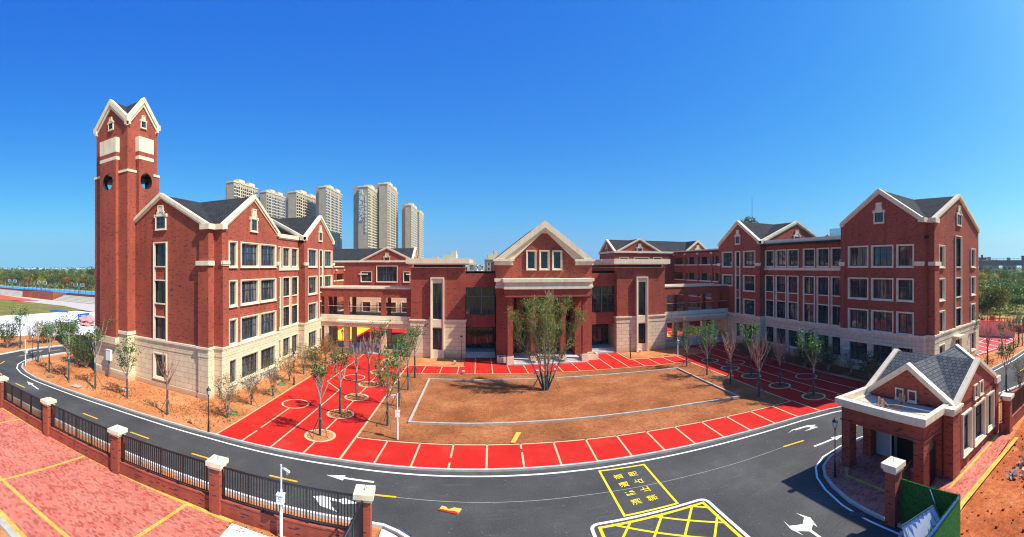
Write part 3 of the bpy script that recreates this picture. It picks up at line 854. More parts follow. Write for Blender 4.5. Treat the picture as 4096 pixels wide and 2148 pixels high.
    w.face([F.p(0,0,12.7), F.p(F.s(6.5),0,12.7), F.p(F.s(6.5),0,14.9), F.p(F.s(6.5),0,zl(F.s(6.5))), F.p(.3,0,13.2), F.p(0,0,13.2)])
    w.face([F.p(L,0,12.7), F.p(F.s(12.0),0,12.7), F.p(F.s(12.0),0,14.9), F.p(F.s(12.0),0,zl(F.s(12.0))), F.p(L-.3,0,13.2), F.p(L,0,13.2)])
    w.face([F.p(F.s(6.5),0,14.9), F.p(F.s(12.0),0,14.9), F.p(F.s(12.0),0,zl(F.s(12.0))), F.p(sm,0,zl(sm)), F.p(F.s(6.5),0,zl(F.s(6.5)))])
    for yy in (px0, px1):
        w.face([(yy,pf,.2),(yy,72,.2),(yy,72,13.0),(yy,pf,13.0)])
    w.face([(px0,72,.2),(px1,72,.2),(px1,72,13),(9.35,72,18.4),(px0,72,13)])
    # raked cornice in two steps, on eaves blocks
    for sg in (-1, 1):
        e = sm+sg*hw
        def zz(s, off): return zr - k*abs(s-sm) + off
        lo = sm+sg*(hw)
        t.fext(F, [(sm, zr), (lo, ze), (lo-sg*1.15, ze), (sm, zr-.93)], -.4, .62+(.002 if sg > 0 else 0))
        t.fext(F, [(sm, zr-.93), (lo-sg*1.15, ze), (lo-sg*1.5, ze), (sm, zr-1.2)], -.2, .42+(.002 if sg > 0 else 0))
        t.fext(F, [(sm-sg*.0, zr-1.2), (lo-sg*1.5, ze), (lo-sg*2.55, ze), (sm+sg*.45, zr-1.75), (sm+sg*.45, zr-1.7), (sm, zr-1.7)], -.1, .20+(.002 if sg > 0 else 0))
        a, b = sorted((lo+sg*.3, lo-sg*2.5)); t.fbox(F, a, b, ze-.28, ze+.02, -1.5, .72)
        a, b = sorted((lo+sg*.12, lo-sg*2.35)); t.fbox(F, a, b, ze-.82, ze-.28, -1.3, .5)
    # roof
    rf.face([(9.35-hw, pf, ze-.1),(9.35, pf, zr-.1),(9.35, 72, zr-.1),(9.35-hw, 72, ze-.1)]); rf.face([(9.35+hw, pf, ze-.1),(9.35, pf, zr-.1),(9.35, 72, zr-.1),(9.35+hw, 72, ze-.1)])
    # entablature
    ex0, ex1, ey = 3.85, 14.85, 51.95
    w.box(ex0, ex1, ey, pf, 8.72, 9.62)
    w2 = MB(); w2.box(ex0-.08, ex1+.08, ey-.1, pf, 8.60, 8.72); w2.box(px0-.06, ex0-.08, pf-.12, pf, 8.60, 8.72); w2.box(ex1+.08, px1+.06, pf-.12, pf, 8.60, 8.72); split_build(w2, 'moulding', 'brick', EH)
    t.box(ex0-.18, ex1+.18, ey-.22, pf, 9.62, 9.95); t.box(ex0-.05, ex1+.05, ey-.1, pf, 9.95, 10.5); t.box(ex0-.3, ex1+.3, ey-.36, pf, 10.5, 10.92)
    for a, b in ((px0-.12, ex0-.18), (ex1+.18, px1+.12)): t.box(a, b, pf-.3, pf, 9.62, 9.95)
    for a, b in ((px0-.04, ex0-.05), (ex1+.05, px1+.04)): t.box(a, b, pf-.2, pf, 9.95, 10.5)
    for a, b in ((px0-.24, ex0-.3), (ex1+.3, px1+.24)): t.box(a, b, pf-.42, pf, 10.5, 10.92)
    # columns
    for cx in (4.47, 7.43, 11.3, 14.25):
        c = MB(); inner = 6 < cx < 13; z0 = .45 if inner else 0
        c.box(cx-.33, cx+.33, 52.15, 52.81, 1.06, 8.6); o = c.build('column', 'brick', EH)
        MB().box(cx-.44, cx+.44, 52.03, 52.93, z0, 1.02).box(cx-.36, cx+.36, 52.1, 52.86, 1.02, 1.07).build('column_base', 'trim', o)
    # platform, steps
    st.box(4.95, 13.75, 52.5, 58.0, -.2, .45); st.box(4.93, 13.77, 52.2, 52.5, -.2, .3); st.box(4.91, 13.79, 51.9, 52.2, -.2, .15)
    st.build('steps', 'granite', EH)
    # recessed portico glazing with brick piers
    gl = MB(); G_ = Fac((5.15, 57.6), (13.5, 57.6)); gl.face([G_.p(0,0,.45),G_.p(G_.L,0,.45),G_.p(G_.L,0,8.6),G_.p(0,0,8.6)]); gl.build('entrance_glazing', 'glass_dark', EH)
    fr = MB()
    for k in range(13): q = G_.L*k/12; fr.fbox(G_, max(0,q-.035), min(G_.L,q+.035), .45, 8.6, .01, .07)
    for z in (2.9, 4.2, 5.9, 7.3): fr.fbox(G_, 0, G_.L, z, z+.06, .011, .069)
    fr.build('door_frame', 'sash', EH)
    w.box(5.75, 6.5, 57.0, 57.58, .45, 8.6); w.box(12.1, 12.8, 57.0, 57.58, .45, 8.6); w.box(6.5, 12.1, 57.2, 57.5, 4.3, 5.8)
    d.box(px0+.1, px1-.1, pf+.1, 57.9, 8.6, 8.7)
    # planters
    for a, b, y0 in ((2.9, 4.0, 53.2), (14.75, 16.35, 53.0)):
        p = MB(); y1 = pf-.02
        p.box(a, b, y0, y0+.15, 0, .75).box(a, a+.15, y0+.15, y1, 0, .75).box(b-.15, b, y0+.15, y1, 0, .75).box(a+.15, b-.15, y1-.15, y1, 0, .75)
        o = p.build('planter', 'trim', EH); MB().box(a+.15, b-.15, y0+.15, y1-.15, 0, .6).build('planter_soil', 'soil', o)
    w.build('wall', 'brick', EH); split_build(s_, 'stone_base', 'stone', EH); split_build(t, 'cornice', 'trim', EH); split_build(d, 'shadow_gap', 'dark', EH); rf.build('roof', 'roof', EH)
    # roof deck behind
    MB().box(-1.3, 2.8, 58, 72, 11.2, 11.4).box(15.9, 20.2, 58, 72, 11.2, 11.4).build('roof_deck', 'concrete', EH)
    MB().box(-8.6, -1.6, 56.8, 71.8, 13.0, 13.3).box(20.5, 27.7, 56.8, 71.8, 13.0, 13.3).build('roof_deck', 'concrete', EH)
build_hall()
# stainless water tank of pressed panels on the hall roof
WT = thing('water_tank', 'shiny steel water tank with round pressed bulges on the hall roof', 'water tank', (0.55, 61.5, 11.4))
def build_tank(root, nx=2, nz=2, s=.72):
    f = MB(); f.box(-nx*s/2, nx*s/2, 0, nx*s, 0, nz*s); f.build('tank_body', 'steel', root)
    r = MB()
    for k in range(nx+1): r.box(-nx*s/2+k*s-.03, -nx*s/2+k*s+.03, -.05, -.001, 0, nz*s)
    for k in range(nz+1): r.box(-nx*s/2, nx*s/2, -.045, -.002, k*s-.03, k*s+.03)
    r.build('tank_frame', 'white_metal', root)
    for i in range(nx):
        for j in range(nz):
            m = MB(); cx, cz = -nx*s/2+(i+.5)*s, (j+.5)*s
            rings = []
            for a in range(5):
                rr = s*.40*cos(a*pi/8.4); dd = -.16*sin(a*pi/8.4)
                k0 = len(m.v); rings.append(k0)
                for q in range(16): m.v.append((cx+rr*cos(2*pi*q/16), -.005+dd, cz+rr*sin(2*pi*q/16)))
            for a, b in zip(rings, rings[1:]):
                for q in range(16): m.f.append((a+q, a+(q+1)%16, b+(q+1)%16, b+q))
            m.f.append(tuple(rings[-1]+q for q in range(16))); m.build('tank_bulge', 'steel', root, smooth=True)
build_tank(WT)

# ---- two-storey covered bridges
def railing(root, F, s0, s1, z0, h=1.1, d=0.0, top='sash_light', step=.14, mat='black'):
    m = MB(); n = int((s1-s0)/step)
    for k in range(n+1):
        q = s0+(s1-s0)*k/n; m.fbox(F, q-.012, q+.012, z0+.1, z0+h, d-.012, d+.012)
    m.fbox(F, s0, s1, z0+.07, z0+.1, d-.02, d+.02); m.fbox(F, s0, s1, z0+h-.22, z0+h-.19, d-.02, d+.02)
    m.fbox(F, s0, s1, z0+h, z0+h+.05, d-.03, d+.03)
    return m.build('railing', mat, root)
def bridge(label, x0, x1, cols, canopy):
    r = thing('covered_bridge', label, 'covered bridge'); y0, y1 = 57.0, 61.4
    w, t, s_, tr = MB(), MB(), MB(), MB()
    w.box(x0, x1, y0, y0+.3, 8.1, 9.3); w.box(x0, x1, y1-.3, y1, 8.1, 9.3); t.box(x0, x1, y0-.1, y0+.4, 9.3, 9.55); t.box(x0, x1, y1-.4, y1+.1, 9.3, 9.55)
    t.box(x0, x1, y0+.3, y1-.3, 8.5, 8.8)       # flat roof slab
    tr.box(x0, x1, y0+.02, y1-.02, 4.85, 5.15); t.box(x0, x1, y0-.06, y0+.25, 4.9, 5.48); t.box(x0, x1, y1-.25, y1+.06, 4.9, 5.48)
    s_.box(x0, x1, y0, y1, 3.75, 4.85); t.box(x0, x1, y0-.18, y0, 4.45, 4.82)
    for k, (a, b) in enumerate(cols):
        w.box(a, b, y0+.001, y0+.6, 5.15, 8.1); w.box(a+.1, b-.1+.0, y1-.6, y1-.001, 5.15, 8.1)
        s_.box(a-.03, b+.03, y0+.002, y0+.66, -.3, 3.75); s_.box(a, b, y1-.62, y1-.002, -.3, 3.75)
    for q0, q1 in zip(cols, cols[1:]):
        F = Fac((q0[1], y0), (q1[0], y0)); railing(r, F, 0.02, F.L-.02, 5.48, 1.05, -.12)
        MB().fbox(F, 0, F.L, 6.72, 6.78, -.1, -.04).build('handrail', 'tan', r)
        Fb = Fac((q0[1], y1), (q1[0], y1)); railing(r, Fb, 0.02, Fb.L-.02, 5.48, 1.05, .12)
        mid = (q0[1]+q1[0])/2
        if not (canopy[0] < mid < canopy[1]):
            MB().fbox(F, 0, F.L, -.2, .75, -.3, -.02).build('stone_parapet', 'stone', r); railing(r, F, 0.02, F.L-.02, .75, 1.0, -.15)
    # canopy over the passage
    c0, c1 = canopy; t.box(c0-.12, c1+.12, y0-1.42, y0-.2, 4.55, 4.8); s_.box(c0, c1, y0-1.3, y0-.2, 4.05, 4.55)
    fl = MB(); fl.box(x0, x1, y0+.7, y1+1.5, -.2, .42); fl.box(c0+.2, c1-.2, y0+.35, y0+.7, -.2, .28); fl.box(c0+.2, c1-.2, y0, y0+.35, -.2, .14)
    fl.build('floor', 'granite', r); w.build('wall', 'brick', r); split_build(t, 'cornice', 'trim', r); split_build(s_, 'stone_beam', 'stone', r); tr.build('deck', 'trim', r)
    return r
bridge('two-storey open covered bridge joining the left classroom block to the hall', -22.4, -8.84, [(-22.4, -22.3), (-21.8, -21.2), (-18.75, -18.05), (-13.2, -12.55), (-9.55, -8.9)], (-19.4, -12.1))
bridge('two-storey open covered bridge joining the hall to the shaded block on the right', 27.95, 40.1, [(28.0, 28.6), (31.8, 32.45), (37.3, 38.15), (39.95, 40.05)], (31.2, 38.6))

# ---- rear buildings
def rear(label, x0, x1, yf, yb, ze, zr, gx, wins, side_gable, sgn, roof_x):
    r = thing('gabled_building', label, 'school building')
    w, t, g, rf, s_, bt = MB(), MB(), MB(), MB(), MB(), MB()
    P = [(x0,yf),(x1,yf),(x1,yb),(x0,yb)]; F = Fac(P[0], P[1]); H = []
    for c, z0, z1, nv in wins: H.append(window(r, F, c, z0, z1, nv, .55, .2))
    wall_faces(w, F, 0, F.L, 4.9, ze, H); wall_faces(s_, F, 0, F.L, -.5, 4.9, H)
    for k in (1, 2, 3):
        Fk = Fac(P[k], P[(k+1)%4]); wall_faces(w, Fk, 0, Fk.L, 4.9, ze); wall_faces(s_, Fk, 0, Fk.L, -.5, 4.9)
    t.prism(offset_poly(P, .3), ze-.02, ze+.45)
    for a, b in gx:
        gable(g, t, F, *F.span(a, b), ze+.45, zr); gable_window(r, F, sum(F.span(a, b))/2, ze-.1, 1.5)
        rf.face([(a,yf,ze+.3),((a+b)/2,yf,zr-.12),((a+b)/2,yb,zr-.12),(a,yb,ze+.3)]); rf.face([(b,yf,ze+.3),((a+b)/2,yf,zr-.12),((a+b)/2,yb,zr-.12),(b,yb,ze+.3)])
    ym = (yf+yb)/2; ra, rb = roof_x
    rf.face([(ra,yf-.1,ze+.32),(rb,yf-.1,ze+.32),(rb,ym,zr-.15),(ra,ym,zr-.15)]); rf.face([(ra,yb,ze+.32),(rb,yb,ze+.32),(rb,ym,zr-.15),(ra,ym,zr-.15)])
    for sd in side_gable:
        Fs = Fac((x1,yf),(x1,yb)) if sd > 0 else Fac((x0,yb),(x0,yf))
        gable(g, t, Fs, 0, Fs.L, ze+.45, zr); gable_window(r, Fs, Fs.L/2, ze, 1.4)
        if sd < 0 and sgn > 0:
            for q in (3.2, 6.2, 9.2): window(r, Fs, (q-.6, q+.6), 12.6, 14.6, 1, .5, .18, abs_coords=False)
    a, b = gx[0]
    for q0, q1 in ((a-.2, a+2.2), (b-2.2, b+.4)): t.fbox(F, F.s(q0), F.s(q1), ze-3.2, ze-2.9, 0, .18)
    w.build('wall', 'brick', r); split_build(s_, 'stone_base', 'stone', r); split_build(t, 'gable_coping', 'trim', r); split_build(g, 'gable_wall', 'brick', r); rf.build('roof', 'roof', r)
    return r
rear('lower red brick building with one gable, behind the left covered bridge', -46, -15.6, 101.6, 113, 13.6, 17.5, [(-29.2, -14.95)],
     [((-28.9, -25.9), 8.55, 11.25, 3), ((-24.8, -19.3), 8.55, 12.7, 4), ((-17.9, -16.1), 8.55, 11.25, 2),
      ((-28.6, -26.2), .9, 3.6, 2), ((-24.4, -19.6), .9, 3.6, 4), ((-18.4, -16.2), .9, 3.6, 2), ((-34, -31.5), .9, 3.6, 2)], (1,), -1, (-46, -15.6))
rear('four-storey gabled brick building behind the right covered bridge', 34.6, 62, 98.0, 111, 16.0, 19.8, [(35.0, 47.6), (54.5, 63)],
     [((35.7, 38.3), 12.5, 14.9, 2), ((39.7, 44.0), 12.5, 14.9, 3), ((45.1, 47.7), 12.5, 14.9, 2),
      ((35.7, 38.3), 8.6, 11.1, 2), ((39.7, 44.0), 8.6, 11.1, 3)], (-1,), 1, (34.6, 62))
def gallery(label, X, sg, ya, yb, floors, top, bays, panels):
    "open corridor wing: brick parapets, cream sills, openings with a pale back wall"
    r = thing('corridor_wing', label, 'school building'); F = Fac((X, ya), (X, yb)) if sg < 0 else Fac((X, yb), (X, ya)); L = F.L
    w, t, bk, dr = MB(), MB(), MB(), MB(); z = -.4
    for z0, z1 in floors: w.fbox(F, 0, L, z, z0, -.3, 0); t.fbox(F, 0, L, z0-.02, z0+.22, -.35, .08); z = z1
    w.fbox(F, 0, L, z, top, -.3, 0); t.fbox(F, 0, L, top, top+.25, -.4, .12)
    for z0, z1 in floors: bk.fbox(F, 0, L, z0-1, z1+.2, -2.8, -2.6); bk.fbox(F, 0, L, z0-1.2, z0-1.0, -2.8, -.3); bk.fbox(F, 0, L, z1+.2, z1+.4, -2.8, -.3)
    for k in range(bays+1):
        q = L*k/bays; w.fbox(F, max(0, q-.3), min(L, q+.3), -.3, top-.05, -.35, .12); t.fbox(F, max(0, q-.35), min(L, q+.35), top-.9, top-.5, .1, .35)
    for z0, z1 in floors[-2:]:
        for k in range(bays):
            q = L*(k+.25)/bays; dr.fbox(F, q, q+1.2, z0-1, z1-.3, -2.6, -2.55)
            mt = panels[0] if z0 == floors[-1][0] else panels[1]
            if mt: MB().fbox(F, q+2.2, q+4.6, z0-.2, z1+.1, -2.6, -2.53).build('wall_panel', mt, r)
    w.build('wall', 'brick', r); split_build(t, 'sill', 'trim', r); bk.build('back_wall', 'inner_wall', r); split_build(dr, 'door', 'sash', r)
    MB().box(min(X, X+sg*12), max(X, X+sg*12), ya, yb, top-.4, top-.2).build('roof_deck', 'concrete', r)
    return r
gallery('four-storey open corridor wing with brick parapets seen beyond the hall roof, right', 51.3, 1, 60.5, 97.9, [(1.2, 3.6), (5.1, 7.2), (9.0, 11.0), (12.8, 14.8)], 16.3, 6, ('poster_blue', 'poster_green'))
gallery('narrow lit corridor wing between the left classroom block and the lower gabled building', -33.4, -1, 63.0, 101.5, [(1.2, 3.6), (5.1, 7.0), (8.9, 10.7)], 12.3, 6, (None, None))
# low yard buildings seen through the bridges
# rooftop things on the right wing
RT = thing('water_tank', 'steel rooftop water tank on the right classroom block beside a red drum', 'water tank', (44.9, 35.2, 15.9), radians(90)); build_tank(RT, 3, 2, .85)
FD = MB().lathe([(.0,0),(.45,0),(.5,.1),(.5,.75),(.35,.9),(.12,.95),(.12,1.05),(.0,1.05)], (0,0,0), 14).build('rooftop_drum', 'red', None, True, (44.2, 38.4, 16.0)); tag(FD, 'red plastic drum standing on the roof of the right block', 'drum')

# ================================================================== GROUND
def dy(x): return -.0019*max(0.0, x)**2
struct('ground', MB().sheet([(-4000,-1500),(4000,-1500),(4000,6000),(-4000,6000)], -.35), 'meadow')
# far water on the horizon to the west
struct('lake', MB().sheet([(-3600,900),(-1500,700),(-900,2300),(-2600,3800)], -.30), 'water')
def relief_grid(x0, x1, y0, y1, st, base, amp, mat, name, seed=0):
    from mathutils import noise as mn
    mb = MB(); nx = int((x1-x0)/st); ny = int((y1-y0)/st)
    for j in range(ny+1):
        for i in range(nx+1):
            x = x0+(x1-x0)*i/nx; y = y0+(y1-y0)*j/ny
            h = mn.noise(Vector((x*.35+seed, y*.35, 0)))*.5 + mn.noise(Vector((x*1.3, y*1.3, seed)))*.5
            mb.v.append((x, y, base - amp*(.5-.5*h)))
    for j in range(ny):
        for i in range(nx):
            a = j*(nx+1)+i; mb.f.append((a, a+1, a+nx+2, a+nx+1))
    return struct(name, mb, mat)
relief_grid(-90, 100, -12, 75, .6, -.012, .10, 'soil', 'soil')
# inner road edge (north kerb line), from the far north-west round to the far east
IN = [(-50.2, 60), (-50.0, 45), (-49.9, 36), (-49.9, 31.8), (-49.5, 28.4), (-48.3, 25.6), (-46.9, 24.0), (-45.2, 23.0), (-43.0, 22.45), (-40.5, 22.3), (-38.9, 22.4), (-35.6, 22.75), (-32.3, 23.15), (-28.6, 23.65), (-24.5, 24.05), (-21.2, 24.3), (-18.1, 24.55), (-13.6, 24.72), (-8.7, 25.0), (-4, 25.06), (0, 25.1)] + \
     [(x, 25.1+dy(x)) for x in (3, 6, 9, 12, 15, 18, 21, 24)] + [(27.0, 23.4), (30.5, 22.1), (36, 19.8), (42, 17.5), (47, 15.7), (53, 14.9), (60, 14.5), (75, 13.5), (100, 12)]
# south kerb line, west part, and the gatehouse island
OUT_W = [(-57.0, 60), (-55.6, 46), (-54.95, 41.6), (-54.8, 34.6), (-55.0, 31.0), (-54.5, 27.8), (-53.3, 23.9), (-51.3, 20.6), (-48.6, 18.4), (-45, 17.3), (-41, 16.95), (-36, 17.1), (-30, 17.6), (-21, 18.35), (-13.1, 18.98), (-9.6, 19.17), (-5.6, 19.42), (-4.35, 19.38), (-3.57, 19.05), (-2.9, 18.6), (-2.2, 17.8), (-1.8, 16.8), (-1.6, 15.2), (-1.6, 2), (-1.6, -10)]
OUT_E = [(16.9, -10), (16.85, 8), (16.95, 11.6), (17.0, 12.2), (17.19, 13.5), (17.72, 15.1), (18.34, 16.26), (19.14, 17.09), (20.35, 17.62), (22.2, 17.78), (24.1, 17.6), (27, 16.6), (32, 14.6), (38, 12.0), (45, 9.4), (53, 8.2), (75, 7), (100, 6)]
struct('road', MB().sheet(IN + OUT_E[::-1] + OUT_W[::-1], .0), 'asphalt')
def seg(pts, a, b): return pts[a:b]
kb = MB(); kb.ribbon(IN, 0, .16, -.1, .13); struct('kerb', kb, 'kerb_white')
kb = MB(); kb.ribbon(OUT_W, -.16, 0, -.1, .13); struct('kerb', kb, 'pale_concrete'); kb = MB(); kb.ribbon(OUT_E, -.16, 0, -.1, .13); struct('kerb', kb, 'kerb_white')
MK = MB(); MK.ribbon(IN, -.62, -.46, .004)
MK.ribbon(OUT_W[:6], .28, .42, .004); MK.ribbon(OUT_E[1:], .34, .46, .004)
struct('road_marking', MK, 'white_paint')
# dark gutter strip
gt_ = MB(); gt_.ribbon(IN, -.34, 0, .004); struct('gutter', gt_, plain('gutter_dirt', (.075, .070, .062), .9, .3, 2))
CL = [(-52.3, 33.2), (-52.25, 31.3), None, (-52.0, 27.7), (-51.4, 25.8), None, (-49.5, 22.75), (-48.3, 21.55), None, (-44.2, 19.75), (-43.2, 19.5), None, (-39.6, 19.48), (-37.8, 19.65), None, (-34.1, 19.95), (-32.35, 20.18), None,
      (-28.6, 20.43), (-26.8, 20.64), None, (-23.1, 20.9), (-21.3, 21.08), None, (-17.5, 21.33), (-16.0, 21.47), None, (-11.8, 21.68), (-10.0, 21.78), None, (-6.1, 21.9), (-4.24, 21.96), None, (19.45, 20.98), (21.2, 20.72), None, (25, 19.9), (27.5, 19.0), None, (32, 17.2), (35, 15.9), None, (47.5, 12.2), (50, 11.9)]
ym = MB(); cur = []
for p in CL + [None]:
    if p is None:
        if len(cur) == 2: ym.ribbon(cur, -.075, .075, .004)
        cur = []
    else: cur.append(p)
struct('road_marking', ym, 'orange_paint')
# chalked centre line left on the new asphalt
ck = MB(); ck.ribbon([(-4.2, 21.94), (0, 21.85), (6, 21.75), (12, 21.4), (16, 21.1), (19.4, 20.95)], -.012, .012, .005); struct('road_marking', ck, 'kerb_white')
# arrows: local arrow pointing +x, stem then head
def arrow(mb, p, ang, kind='s', L=3.2, flip=1):
    def T(x, y): return (p[0]+x*cos(ang)-y*sin(ang), p[1]+x*sin(ang)+y*cos(ang), .005)
    mb.face([T(0,-.09),T(L*.62,-.09),T(L*.62,.09),T(0,.09)])
    if kind == 's': mb.face([T(L*.62,-.3),T(L,0),T(L*.62,.3)])
    else:
        # straight-and-turn / double head
        mb.face([T(L*.62,-.26),T(L,0),T(L*.62,.26)])
        mb.face([T(L*.18,.09*flip),T(L*.42,.09*flip),T(L*.52,.5*flip),T(L*.40,.55*flip)][::flip])
        mb.face([T(L*.30,.50*flip),T(L*.62,.45*flip),T(L*.75,.95*flip)][::flip])
aw = MB(); arrow(aw, (-5.8, 23.2), pi+.02, 's', 2.9); arrow(aw, (-36.6, 20.6), pi-.1, 's', 3.1); arrow(aw, (21.0, 19.5), -.1, 's', 3.0)
# double arrows traced on the ground from the survey
for poly in ([(-8.6,20.72),(-8.15,20.98),(-7.2,20.92),(-6.9,21.15),(-6.1,20.9),(-6.8,20.6),(-7.05,20.72),(-7.6,20.72),(-7.3,20.2),(-6.9,19.85),(-7.9,20.05),(-8.3,20.5)],
             [(21.24,22.44),(22.1,22.62),(22.05,22.45),(23.0,22.33),(23.3,22.1),(23.2,21.9),(22.4,21.84),(23.1,21.72),(23.76,21.63),(23.55,22.0),(23.97,22.07),(23.35,22.5),(22.05,22.68),(22.2,22.75)],
             ): aw.face([(x, y, .005) for x, y in poly])
def P3(x, y): return G(3000+x/1.592, 1650+y/1.592)
for poly in ([(213,690),(250,722),(335,712),(345,668),(292,640),(385,670),(430,730),(400,712),(392,748),(465,800),(440,800),(378,757),(300,755),(342,783),(262,745)],):
    aw.face([(*P3(*q), .005) for q in poly])
arrow(aw, (-52.9, 28.5), pi/2+.1, 's', 2.2)
struct('road_marking', aw, 'white_paint')
# fire lane box with its writing
fb = [(7.55, 24.0), (10.3, 23.82), (10.2, 19.27), (7.4, 19.4)]
yb = MB(); yb.ribbon(fb, 0, .13, .005, closed=True)
struct('road_marking', yb, 'yellow_paint')
def text_mesh(body, size, mat, name, loc, rot, ext=0.0, parent=None, bold=.0):
    c = bpy.data.curves.new(name, 'FONT'); c.body = body; c.size = size; c.align_x = 'CENTER'; c.align_y = 'CENTER'; c.extrude = ext; c.offset = bold; c.resolution_u = 2
    o = bpy.data.objects.new(name, c); COL.objects.link(o); dg = bpy.context.evaluated_depsgraph_get()
    me = bpy.data.meshes.new_from_object(o.evaluated_get(dg)); bpy.data.objects.remove(o, do_unlink=True)
    me.materials.clear(); me.materials.append(M[mat]); o = bpy.data.objects.new(name, me); COL.objects.link(o)
    o.location = loc; o.rotation_euler = rot
    if parent is not None: o.parent = parent
    return o
for chars, x in (('消防通道', 8.4), ('禁止占用', 9.32)):
    for k, ch in enumerate(chars):
        o = text_mesh(ch, .58, 'yellow_paint', 'road_marking', (x, 20.27+k*.93, .006), (0, 0, radians(90)), bold=.006); o['kind'] = 'structure'
# hatched keep-clear box with a rounded white border
def rounded(pts, r, n=6):
    out = []
    for k in range(len(pts)):
        a, b, c = Vector(pts[k-1]), Vector(pts[k]), Vector(pts[(k+1) % len(pts)])
        d1 = (a-b).normalized(); d2 = (c-b).normalized(); p1 = b+d1*r; p2 = b+d2*r
        for q in range(n+1):
            t = q/n; out.append(tuple(p1*(1-t)**2 + b*2*t*(1-t) + p2*t*t))
    return out
hb = [(5.42, 19.25), (11.85, 18.98), (11.75, 9.0), (5.1, 9.0)]
wb = MB(); wb.ribbon(rounded(hb, .55), 0, -.17, .004, closed=True)
# ribbon works on the right-hand side of a clockwise loop
struct('road_marking', wb, 'white_paint')
hy = MB(); yq = [(5.80, 18.92), (11.55, 18.66), (11.5, 9.3), (5.5, 9.3)]
hy.ribbon(yq, -.16, 0, .005, closed=True)
def clip_line(p, d, quad):
    ts = []
    for k in range(4):
        a, b = quad[k], quad[(k+1) % 4]; e = (b[0]-a[0], b[1]-a[1]); den = d[0]*e[1]-d[1]*e[0]
        if abs(den) < 1e-9: continue
        t = ((a[0]-p[0])*e[1]-(a[1]-p[1])*e[0])/den; u = ((a[0]-p[0])*d[1]-(a[1]-p[1])*d[0])/den
        if -1e-6 <= u <= 1+1e-6: ts.append(t)
    if len(ts) < 2: return None
    return (p[0]+d[0]*min(ts), p[1]+d[1]*min(ts)), (p[0]+d[0]*max(ts), p[1]+d[1]*max(ts))
for k in range(-4, 14):
    for d, px_ in (((cos(radians(52)), sin(radians(52))), 0), ((cos(radians(-38)), sin(radians(-38))), 1)):
        p = (5.8 + (k*1.75 if px_ == 0 else k*1.95-3.2), 12.2 if px_ == 0 else 18.9)
        c = clip_line(p, d, yq)
        if c and hypot(c[1][0]-c[0][0], c[1][1]-c[0][1]) > .5: hy.ribbon([c[0], c[1]], -.06, .06, .0055 + px_*.0008)
struct('road_marking', hy, 'yellow_paint')

# red rubber paving
XL, XR = -18.1, -8.55
near_b = [(XL, 24.72), (-13.6, 24.9), (-8.7, 25.18), (0, 25.27)] + [(x, 25.27+dy(x)) for x in (5, 10, 15, 20, 24)] + [(27.0, 23.58), (30.5, 22.28), (36.2, 19.95)]
near_t = [(36.3, 26.8), (29.2, 26.6), (26.6, 27.55)] + [(x, 28.92+dy(x)) for x in (24, 20, 15, 10, 5, 0)] + [(XR, 28.95)]
epd = near_b + [(36.3, 28), (36.6, 33.5), (37.2, 44.2), (37.2, 56.4), (31.2, 56.8), (31.2, 52.0), (29.0, 51.3), (20.3, 51.6), (20.2, 56.45), (16.4, 56.45), (16.4, 51.9), (2.8, 51.9), (2.8, 56.45), (-1.35, 56.45), (-1.4, 51.6), (-12.3, 51.4), (-12.3, 56.95), (XL+.05, 56.95)]
Z1 = .012
# built as overlapping-free strips
struct('red_path', MB().sheet([(XL, 24.72), (-13.6, 24.9), (XR, 25.18), (XR, 51.4), (-12.3, 51.4), (-12.3, 56.95), (XL+.1, 56.95)], Z1), 'epdm')
struct('red_path', MB().sheet([(XR, 25.18), (0, 25.27)] + [(x, 25.27+dy(x)) for x in (5, 10, 15, 20, 24)] + [(26.5, 23.8), (26.5, 27.6), (24, 28.92+dy(24))] + [(x, 28.92+dy(x)) for x in (20, 15, 10, 5, 0)] + [(XR, 28.95)], Z1), 'epdm')
struct('red_path', MB().sheet([(XR, 47.6), (0, 47.9), (9, 47.7), (17, 47.5), (26.9, 47.0), (26.9, 50.9), (20.35, 51.6), (20.2, 56.45), (15.9, 56.45), (15.9, 54.0), (2.8, 54.0), (2.8, 56.45), (-1.35, 56.45), (-1.35, 51.6), (XR, 51.45)], Z1), 'epdm')
struct('red_path', MB().sheet([(26.5, 23.8), (30.5, 22.28), (36.2, 19.95), (36.2, 27), (36.5, 33.5), (37.2, 44.2), (37.2, 56.4), (31.9, 56.95), (31.9, 50.9), (26.9, 50.9), (26.9, 38), (26.5, 27.6)], Z1), 'epdm')
tl = MB(); Z2 = .017
def ln(pts, w=.13, z=Z2): tl.ribbon(pts, -w/2, w/2, z)
ln([(-15.85, 24.9), (-15.85, 27.15)]); ln([(-15.87, 27.75), (-15.83, 32.75)]); ln([(-13.58, 24.95), (-13.48, 39.5), (-15.7, 41.95), (-15.65, 56.9)])
for a, b in ((25.0, 27.15), (29.55, 31.9), (34.3, 36.7), (38.95, 41.2), (43.4, 46.5), (48.7, 56.9)): ln([(-11.18, a), (-11.12, b)])
ln([(-8.62, 25.2), (-8.55, 34), (-8.5, 51.3)], .16); ln([(XL+.06, 24.75), (-18.3, 38.5), (-18.0, 56.9)], .14)
def ring(c, r0, r1, z=Z2, mb=None): (mb or tl).ribbon([(c[0]+r0*cos(2*pi*k/40), c[1]+r0*sin(2*pi*k/40)) for k in range(40)], 0, -(r1-r0), z, closed=True)
for c in ((-15.83, 34.05), (-13.4, 44.5), (31.8, 43.5), (33.75, 32.6)): ring(c, 1.12, 1.27)
TREE_RINGS = [(-11.19, 28.36), (-11.2, 33.1), (-11.17, 37.82), (-11.1, 42.35), (-11.22, 47.5), (29.6, 46.2), (29.4, 41.3), (29.2, 36.9), (29.15, 32.0), (29.05, 27.05)]
for c in TREE_RINGS: ring(c, .98, 1.18, .022)
k = -6.3
